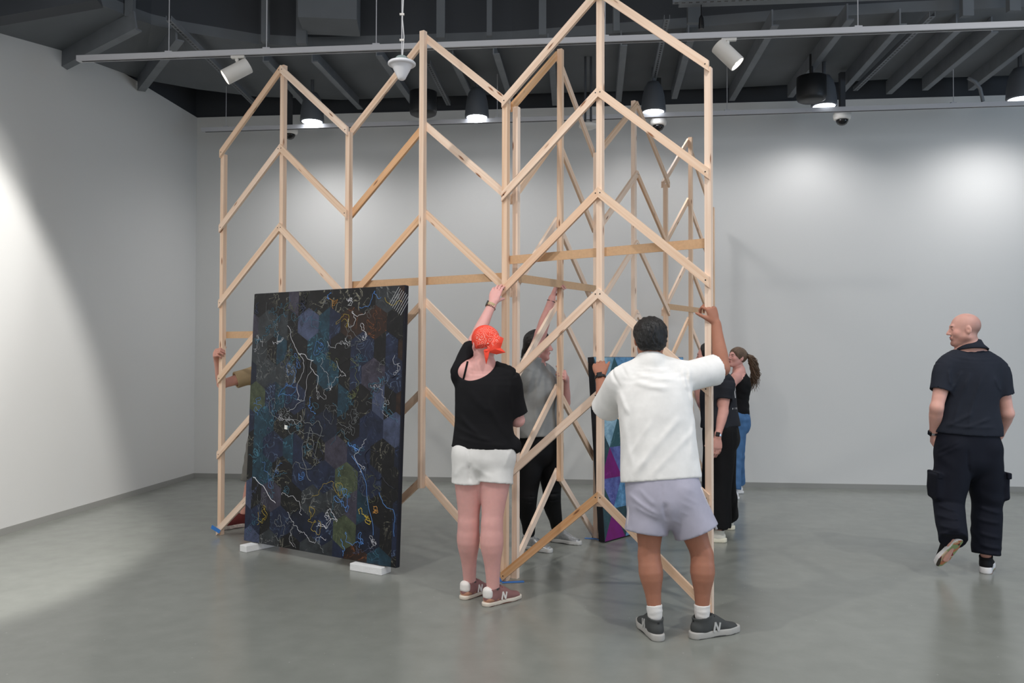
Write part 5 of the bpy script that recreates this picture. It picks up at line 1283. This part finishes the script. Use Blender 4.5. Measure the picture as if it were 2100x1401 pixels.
# ---------------------------------------------------------------- woman in grey tee behind the rear screen
def person_grey_tee():
    J = mk(dict(fv=(.86, -.50, 0), hf=(.985, -.10, -.06), head=(1105, 709, 6.50), neck=(1099, 752, 6.50), sr=(1082, 762, 6.36), sl=(1120, 768, 6.62), er=(1109, 684, 6.34), wr=(1132, 612, 6.34), el=(1158, 826, 6.66), wl=(1160, 777, 6.47),
        hip=(1106, 905, 6.50), hr=(1087, 925, 6.44), hl=(1127, 925, 6.54), kr=(1083, 1022, 6.42), kl=(1132, 1016, 6.52), ar=(1084, 1092, 6.44), al=(1136, 1084, 6.58)))
    rh, lh = fl2(1073, 1124), fl2(1130, 1110); rd, ld = unit(V3((.80, -.60, 0))), unit(V3((.86, -.5, 0)))
    J['tr'], J['tl'] = rh + rd * .18 + UPZ * .04, lh + ld * .18 + UPZ * .04
    J['ar'], J['al'] = rh + rd * .055 + UPZ * .11, lh + ld * .055 + UPZ * .11
    root = empty('person', (J['hip'][0], J['hip'][1], 0)); tag(root, 'dark-haired person in grey tee and black leggings gripping a rear post', 'person', 'people moving the lattice screens')
    B = dict(w=(.185, .155, .165), d=(.14, .12, .13), arm=1.08, leg=1.0, head=.97, neck=.055, lip=(160, 78, 84), brow=(44, 34, 32))
    hr = dict(w=J['wr'], d=unit(J3((1143, 578, 6.36)) - J['wr']), palm=V3((.9, .1, 0)), right=True, curl=(40, 55, 35)); hl = dict(w=J['wl'], d=unit(V3((-.12, -.93, .35))), palm=V3((-1, -.12, 0)), right=False, curl=(66, 74, 40), thumb=(.6, .6, .4), s=1.05)
    build_body(root, J, B, (216, 160, 152), hands=(hr, hl))
    tee = Field(.008)
    ch, fv, rv = torso_chain(J, [(.08, .210, .165, 0, 0), (.2, .205, .16, 0, 0), (.45, .195, .150, 0, 0), (.68, .19, .165, -.01, 0), (.86, .18, .125, 0, 0), (.95, .12, .09, 0, 0), (1.01, .07, .075, 0, 0)])
    tee.add(ch, .02)
    S_, E_ = J['sr'], J['er']; tee.add(Chain([(mixp(J['neck'], S_, .5), .07, .07), (S_, .098, .092), (mixp(S_, E_, .25), .080, .078), (mixp(S_, E_, .42), .074, .072)], rv, 3, flat1=True), .05)
    tee.add(Ell(J['sr'] + V3((-.02, 0, -.05)), (.09, .09, .10)), .05)
    S_, E_ = J['sl'], J['el']; tee.add(Chain([(mixp(J['neck'], S_, .5), .07, .07), (S_, .08, .078), (mixp(S_, E_, .6), .080, .078), (mixp(S_, E_, .85), .080, .078)], rv, 3, flat1=True), .04)
    tee.sub(Chain([(J['neck'], .052, .054), (J['neck'] + UPZ * .09, .06, .06)], rv, 1), .006)
    sdf_obj('t_shirt', tee, cloth('grey_marl_jersey', (142, 143, 142)), root, folds(41, [(.005, .18, (.9, .4, .15), .8)], creases(6.5, [(1092, 760, 1074, 870, 4, .012), (1106, 760, 1100, 880, 4, .012), (1118, 755, 1122, 870, 4, .010), (1128, 760, 1138, 840, 3.5, .010), (1112, 742, 1126, 768, 2.5, .008), (1120, 742, 1136, 768, 2.5, .008)])))
    lg = Field(.007)
    ch2, _, _ = torso_chain(J, [(-.12, .180, .150, 0, 0), (.02, .188, .15, 0, 0), (.14, .17, .135, 0, 0)], flat0=False); lg.add(ch2, .02)
    for sd in 'lr':
        H_, K_, A_ = J['h' + sd], J['k' + sd], J['a' + sd]
        lg.add(Chain([(H_ + UPZ * .05, .105, .115), (mixp(H_, K_, .35), .098, .105), (mixp(H_, K_, .8), .075, .080), (K_, .069, .072), (mixp(K_, A_, .3) - fv * .012, .070, .073), (mixp(K_, A_, .7), .052, .056), (mixp(K_, A_, .96), .046, .05)], rv, 3, flat1=True), .03)
    sdf_obj('leggings', lg, cloth('black_leggings', (17, 17, 19), .7), root)
    r, f, u = head_frame(J); o = J['head']; P = lambda x, y, z: o + (r * x + f * y + u * z) * .97
    hh = Field(.005)
    hh.add(Ell(P(0, -.018, .036), (.086, .108, .094), (r, f, u)), .01)
    hh.add(Chain([(P(0, -.07, .0), .07, .05), (P(0, -.10, -.06), .06, .04), (P(0, -.115, -.10), .03, .025)], r, 2), .03)
    hh.cut(Box(P(0, -.105, .02), (.2, .158, .150), (r, unit(f - u * .35), unit(u + f * .35)), .03), .012)
    sdf_obj('hair', hh, mat('dark_hair', (22, 18, 18), .45, bump=.6, bscale=160, stretch=(1, 1, .3)), root, folds(9, [(.003, .03, (.3, .9, .2), 1.3)]), 0)
    mb = MB(); c_ = mixp(J['wr'], J['er'], .08); ax = unit(J['er'] - J['wr']); n1 = unit(np.cross(ax, (0, 1, 0))); n2 = np.cross(ax, n1)
    mb.tube([Vector(c_ + (n1 * math.cos(a) + n2 * math.sin(a)) * .031) for a in np.linspace(0, 2 * PI, 21)], .003, 6, False); mb.build('hair_tie', M_BLACK, root, True)
    st = dict(upper=mat('silver_mesh', (168, 170, 172), .35, metal=.5, noise=.2, nscale=60), sole=mat('light_grey_sole', (190, 190, 188), .5), out=mat('black_outsole', (40, 40, 42), .7), lace=mat('pale_lace', (206, 204, 196), .8), sole_h=.017)
    shoe(root, rh, rh + rd * .26, UPZ, st); shoe(root, lh, lh + ld * .26, UPZ, st)
    #lens_check('grey', J)

# ---------------------------------------------------------------- woman in black tee and wide trousers
def person_black_tee():
    J = mk(dict(fv=(-.95, .30, 0), hf=(-.93, .36, -.05), head=(1453, 731, 6.95), neck=(1469, 768, 6.95), sl=(1487, 790, 6.80), sr=(1470, 788, 7.12), el=(1483, 845, 6.78), wl=(1472, 896, 6.72), er=(1440, 828, 7.22), wr=(1424, 775, 7.38),
        hip=(1478, 885, 6.95), hl=(1477, 897, 6.87), hr=(1475, 897, 7.03), kl=(1470, 1000, 6.87), kr=(1480, 990, 7.08), al=(1478, 1092, 6.86), ar=(1491, 1068, 7.24)))
    lh, rh = fl2(1485, 1112), fl2(1502, 1086); ld, rd = unit(V3((-.97, .2, 0))), unit(V3((-.96, .25, 0)))
    J['tl'], J['tr'] = lh + ld * .18 + UPZ * .04, rh + rd * .18 + UPZ * .04
    J['al'], J['ar'] = lh + ld * .055 + UPZ * .11, rh + rd * .055 + UPZ * .11
    root = empty('person', (J['hip'][0], J['hip'][1], 0)); tag(root, 'person in black printed tee and wide black trousers behind the right post', 'person', 'people moving the lattice screens')
    B = dict(w=(.175, .145, .165), d=(.13, .11, .12), arm=1.0, head=.97, neck=.053)
    hl = dict(w=J['wl'], d=unit(V3((-.05, -.05, -1))), palm=V3((-.2, .95, 0)), right=False, curl=(15, 22, 15)); hr = dict(w=J['wr'], d=unit(V3((-.2, .4, .9))), palm=V3((-.2, .95, 0)), right=True, curl=(15, 30, 20))
    build_body(root, J, B, (214, 160, 148), hands=(hl, hr))
    tee = Field(.008)
    ch, fv, rv = torso_chain(J, [(.09, .200, .165, 0, 0), (.2, .195, .16, 0, 0), (.45, .18, .150, 0, 0), (.68, .185, .150, 0, 0), (.86, .175, .125, 0, 0), (.95, .12, .09, 0, 0), (1.01, .07, .075, 0, 0)])
    tee.add(ch, .02)
    for sd, e in (('l', .52), ('r', .6)):
        S_, E_ = J['s' + sd], J['e' + sd]; tee.add(Chain([(mixp(J['neck'], S_, .5) + UPZ * .01, .078, .078), (S_ + UPZ * .006, .084, .084), (mixp(S_, E_, .35), .070, .072), (mixp(S_, E_, e), .068, .070)], fv, 3, flat1=True), .04)
        tee.sub(Chain([(mixp(S_, E_, e - .1), .056, .058), (mixp(S_, E_, e + .2), .058, .060)], fv, 1), .004)
    tee.sub(Chain([(J['neck'], .052, .054), (J['neck'] + UPZ * .09, .06, .06)], rv, 1), .006)
    to = sdf_obj('t_shirt', tee, cloth('faded_black_jersey', (38, 40, 46)), root, folds(51, [(.005, .18, (.5, .4, .6), 1.0)]))
    wp = mat('white_print', (206, 208, 212), .7)
    mb = MB()   # white print on the back
    bk = lambda x, z: Vector(J['hip'] + (J['neck'] - J['hip']) * z - fv * (.146 - max(0, abs(x) - .05) * .45) + rv * x)
    mb.bar(bk(-.06, .82), bk(-.055, .60), .035, .006, rv); mb.bar(bk(-.03, .82), bk(-.0, .60), .02, .006, rv); mb.build('white_print', wp, to)
    mb = MB()
    for i in range(5): mb.bar(bk(-.115 + i * .022, .40), bk(-.112 + i * .022, .43), .010, .005, rv)
    for i in range(4): mb.bar(bk(-.105 + i * .022, .345), bk(-.103 + i * .022, .37), .010, .005, rv)
    mb.build('small_print', wp, to)
    pa = Field(.008)
    ch2, _, _ = torso_chain(J, [(-.12, .18, .155, 0, 0), (.02, .182, .15, 0, 0), (.14, .17, .14, 0, 0)], flat0=False); pa.add(ch2, .02)
    for sd in 'lr':
        H_, K_, A_ = J['h' + sd], J['k' + sd], J['a' + sd]
        pa.add(Chain([(H_ + UPZ * .05, .12, .135), (mixp(H_, K_, .5), .105, .13), (K_, .095, .118), (mixp(K_, A_, .6), .090, .115), (A_ + UPZ * .005, .088, .110)], rv, 3, flat1=True), .03)
    sdf_obj('trousers', pa, cloth('black_drape', (20, 20, 22), .8), root, folds(55, [(.006, .1, (.8, .5, .1), .8)]))
    r, f, u = head_frame(J); o = J['head']; P = lambda x, y, z: o + (r * x + f * y + u * z) * .97
    hh = Field(.005)
    hh.add(Ell(P(0, -.018, .034), (.083, .104, .091), (r, f, u)), .01); hh.add(Ell(P(0, -.115, .01), (.035, .035, .035), (r, f, u)), .02)
    hh.cut(Box(P(0, -.10, .09), (.2, .155, .120), (r, unit(f - u * .2), unit(u + f * .2)), .03), .012)
    sdf_obj('hair', hh, MATS['dark_hair'] if 'dark_hair' in MATS else mat('dark_hair', (22, 18, 18), .45), root, folds(9, [(.002, .03, (.3, .9, .2), 1.3)]), 0)
    watch(root, J['wl'], J['el'], V3((-.4, -1, 0)), .029, mat('steel', (200, 200, 204), .25, metal=1.0))
    st = dict(upper=mat('off_white_mesh', (226, 224, 214), .7), sole=mat('ivory_sole', (228, 224, 206), .6), out=mat('ivory_outsole', (190, 186, 168), .7), lace=mat('white_lace', (230, 230, 230), .8), sole_h=.019)
    shoe(root, lh, lh + ld * .255, UPZ, st); shoe(root, rh, rh + rd * .255, UPZ, st)
    #lens_check('black', J)

# ---------------------------------------------------------------- woman with ponytail and jeans
def person_ponytail():
    J = mk(dict(fv=(-.97, -.10, 0), hf=(-.90, -.38, .18), head=(1511, 734, 9.10), neck=(1516, 763, 9.10), sl=(1508, 776, 8.94), sr=(1516, 776, 9.26), el=(1492, 806, 8.84), wl=(1470, 790, 8.90), er=(1494, 800, 9.36), wr=(1475, 770, 9.40),
        hip=(1512, 858, 9.10), hl=(1510, 868, 9.02), hr=(1511, 868, 9.18), kl=(1505, 940, 8.98), kr=(1511, 935, 9.2), al=(1507, 1006, 8.92), ar=(1515, 995, 9.28)))
    lh, rh = fl2(1512, 1024), fl2(1521, 1012); ld, rd = unit(V3((-.96, -.1, 0))), unit(V3((-.96, -.1, 0)))
    J['tl'], J['tr'] = lh + ld * .18 + UPZ * .04, rh + rd * .18 + UPZ * .04
    J['al'], J['ar'] = lh + ld * .055 + UPZ * .11, rh + rd * .055 + UPZ * .11
    root = empty('person', (J['hip'][0], J['hip'][1], 0)); tag(root, 'person with brown ponytail, black sleeveless top and blue jeans near back wall', 'person', 'people moving the lattice screens')
    B = dict(w=(.165, .125, .15), d=(.12, .10, .11), arm=.92, head=.96, neck=.05, brow=(90, 66, 52))
    hl = dict(w=J['wl'], d=unit(V3((-.8, .1, .5))), palm=V3((0, .9, .3)), right=False, curl=(30, 40, 25)); hr = dict(w=J['wr'], d=unit(V3((-.8, .1, .5))), palm=V3((0, -.9, .3)), right=True, curl=(30, 40, 25))
    build_body(root, J, B, (212, 158, 148), hands=(hl, hr), res=.006)
    tee = Field(.008)
    ch, fv, rv = torso_chain(J, [(.10, .165, .125, 0, 0), (.2, .155, .12, 0, 0), (.42, .140, .112, 0, 0), (.68, .160, .130, 0, 0), (.86, .140, .112, 0, 0), (.96, .085, .08, 0, 0), (1.03, .062, .066, 0, 0)])
    tee.add(ch, .02)
    sdf_obj('tank_top', tee, cloth('black_rib_knit', (20, 20, 22)), root, folds(61, [(.004, .07, (.2, .1, .9), 1.0)]))
    pa = Field(.008)
    ch2, _, _ = torso_chain(J, [(-.12, .17, .145, 0, 0), (.02, .172, .135, 0, 0), (.14, .15, .12, 0, 0)], flat0=False); pa.add(ch2, .02)
    for sd in 'lr':
        H_, K_, A_ = J['h' + sd], J['k' + sd], J['a' + sd]
        pa.add(Chain([(H_ + UPZ * .05, .10, .12), (mixp(H_, K_, .5), .085, .10), (K_, .075, .088), (mixp(K_, A_, .6), .080, .088), (A_ - UPZ * .0, .085, .095)], rv, 3, flat1=True), .03)
    sdf_obj('jeans', pa, cloth('blue_denim', (74, 110, 152), .85, .15), root, folds(65, [(.004, .1, (.3, .1, .9), 1.0)]))
    r, f, u = head_frame(J); o = J['head']; P = lambda x, y, z: o + (r * x + f * y + u * z) * .96
    hm = mat('brown_hair', (98, 76, 58), .5, noise=.35, nscale=60, bump=.7, bscale=150, stretch=(1, 1, .3))
    hh = Field(.005)
    hh.add(Ell(P(0, -.018, .034), (.084, .106, .092), (r, f, u)), .01)
    hh.cut(Box(P(0, -.095, .05), (.2, .155, .130), (r, unit(f - u * .35), unit(u + f * .35)), .03), .012)
    ho = sdf_obj('hair', hh, hm, root, folds(9, [(.0025, .03, (.3, .9, .2), 1.3)]), 0)
    # ponytail made of curling strands
    rng = random.Random(5); mb = MB()
    top = J3((1531, 727, 9.10))
    path = [J3((1530, 727, 9.1)), J3((1540, 733, 9.1)), J3((1546, 750, 9.1)), J3((1549, 772, 9.1)), J3((1546, 792, 9.1))]
    for i in range(230):
        a, rr = rng.random() * 6.28, rng.random() ** .5; ph, cl = rng.random() * 6.28, rng.uniform(.004, .026); fq = rng.uniform(2.2, 4.6)
        off = V3((math.cos(a), math.sin(a), math.sin(a + 1))) * rr; ln = rng.uniform(.7, 1.08); pts = []
        for k in range(14):
            t = k / 13 * ln * 4; i0 = min(int(t), 3); q = mixp(path[i0], path[i0 + 1], t - i0)
            sp_ = (.008 + .026 * min(t / 2, 1)) + (.02 * max(0, t - 2.6))
            q = q + off * sp_ + V3((math.cos(ph + t * fq), math.sin(ph + t * fq), .4 * math.cos(t * fq))) * cl * min(1, t * .6); pts.append(Vector(q))
        mb.tube(pts, [.0034] * 11 + [.0026, .002, .001], 4)
    tag(mb.build('ponytail', hm, root, True), kind='stuff')
    mb = MB(); mb.lathe(Vector(J3((1531, 727, 9.1))), [(.018, -.008), (.024, 0), (.018, .008)], 12, (.9, 0, -.3)); mb.build('hair_tie', M_BLACK, root, True)
    st = dict(upper=mat('white_leather', (236, 234, 236), .5), sole=mat('white_rubber', (230, 230, 230), .6), out=mat('grey_rubber', (120, 120, 122), .7), lace=mat('white_lace', (230, 230, 230), .8), sole_h=.016)
    shoe(root, lh, lh + ld * .25, UPZ, st); shoe(root, rh, rh + rd * .25, UPZ, st)
    #lens_check('pony', J)

# ---------------------------------------------------------------- person hidden behind the dark panel
def person_khaki():
    J = mk(dict(fv=(-.25, -.97, 0), hf=(-.3, -.95, 0), head=(562, 692, 7.48), neck=(563, 745, 7.50), sr=(523, 768, 7.50), sl=(604, 768, 7.48), er=(455, 788, 7.34), wr=(445, 738, 7.15), el=(616, 830, 7.46), wl=(590, 870, 7.28),
        hip=(556, 900, 7.50), hr=(534, 915, 7.50), hl=(576, 915, 7.50), kr=(516, 1000, 7.44), kl=(580, 1000, 7.46), ar=(508, 1072, 7.50), al=(580, 1076, 7.50)))
    rh, lh = fl2(512, 1078), fl2(582, 1080); rd, ld = unit(V3((-.72, -.69, 0))), unit(V3((.1, -.99, 0)))
    J['tl'], J['tr'] = lh + ld * .18 + UPZ * .04, rh + rd * .18 + UPZ * .04
    J['al'], J['ar'] = lh + ld * .055 + UPZ * .11, rh + rd * .055 + UPZ * .11
    root = empty('person', (J['hip'][0], J['hip'][1], 0)); tag(root, 'person in khaki tee and grey shorts half hidden behind the dark panel', 'person', 'people moving the lattice screens')
    B = dict(w=(.165, .15, .175), d=(.12, .11, .12), arm=1.0, head=1.0, neck=.058)
    hr = dict(w=J['wr'], d=unit(V3((.10, -.78, .62))), palm=V3((1, -.05, 0)), right=True, curl=(62, 66, 40), thumb=(.6, .5, .5), s=1.1); hl = dict(w=J['wl'], d=unit(V3((0, -.8, .3))), palm=V3((0, 0, -1)), right=False)
    build_body(root, J, B, (214, 158, 142), hands=(hr, hl), res=.0055)
    tee = Field(.008)
    ch, fv, rv = torso_chain(J, [(.06, .195, .15, 0, 0), (.2, .19, .148, 0, 0), (.45, .185, .14, 0, 0), (.68, .195, .145, 0, 0), (.86, .185, .125, 0, 0), (.95, .12, .09, 0, 0), (1.01, .07, .075, 0, 0)])
    tee.add(ch, .02)
    for sd, e in (('l', .6), ('r', .60)):
        S_, E_ = J['s' + sd], J['e' + sd]; tee.add(Chain([(mixp(J['neck'], S_, .5), .07, .07), (S_, .08, .078), (mixp(S_, E_, .35), .075, .074), (mixp(S_, E_, e), .077, .076)], UPZ, 3, flat1=True), .04)
        tee.sub(Chain([(mixp(S_, E_, e - .12), .060, .060), (mixp(S_, E_, e + .2), .063, .063)], UPZ, 1), .004)
    tee.sub(Chain([(J['neck'], .055, .056), (J['neck'] + UPZ * .09, .06, .06)], rv, 1), .006)
    sdf_obj('t_shirt', tee, cloth('khaki_jersey', (164, 144, 112)), root, folds(71, [(.005, .09, (.7, .1, .6), 1.2)]))
    sh = Field(.008)
    ch2, _, _ = torso_chain(J, [(-.12, .19, .15, 0, 0), (.02, .19, .145, 0, 0), (.14, .18, .135, 0, 0)], flat0=False); sh.add(ch2, .02)
    for sd in 'lr':
        H_, K_ = J['h' + sd], J['k' + sd]; sh.add(Chain([(H_ + UPZ * .04, .115, .125), (mixp(H_, K_, .5), .11, .12), (mixp(H_, K_, .88), .105, .115)], rv, 2, flat1=True), .02)
    sdf_obj('shorts', sh, cloth('grey_twill', (112, 110, 106)), root, folds(75, [(.004, .1, (.3, .1, .9), 1.0)]))
    r, f, u = head_frame(J); o = J['head']; P = lambda x, y, z: o + (r * x + f * y + u * z)
    hh = Field(.006); hh.add(Ell(P(0, -.016, .036), (.086, .106, .093), (r, f, u)), .01); hh.cut(Box(P(0, -.10, .09), (.2, .16, .12), (r, f, u), .03), .01)
    sdf_obj('hair', hh, mat('dark_brown_hair', (48, 36, 30), .5), root)
    st = dict(upper=cloth('maroon_suede', (98, 44, 42), .8), sole=mat('mottled_sole', (190, 176, 166), .6, noise=.3, nscale=50), out=mat('brown_rubber', (80, 62, 56), .7), lace=mat('maroon_lace', (88, 44, 44), .8), sole_h=.017)
    shoe(root, rh, rh + rd * .285, UPZ, st); shoe(root, lh, lh + ld * .285, UPZ, st)
    #lens_check('khaki', J)
import time as _t
for fn in (person_white_tee, person_bandana, person_polo, person_grey_tee, person_black_tee, person_ponytail, person_khaki):
    t0 = _t.time(); fn(); print(fn.__name__, round(_t.time() - t0, 1), 's')
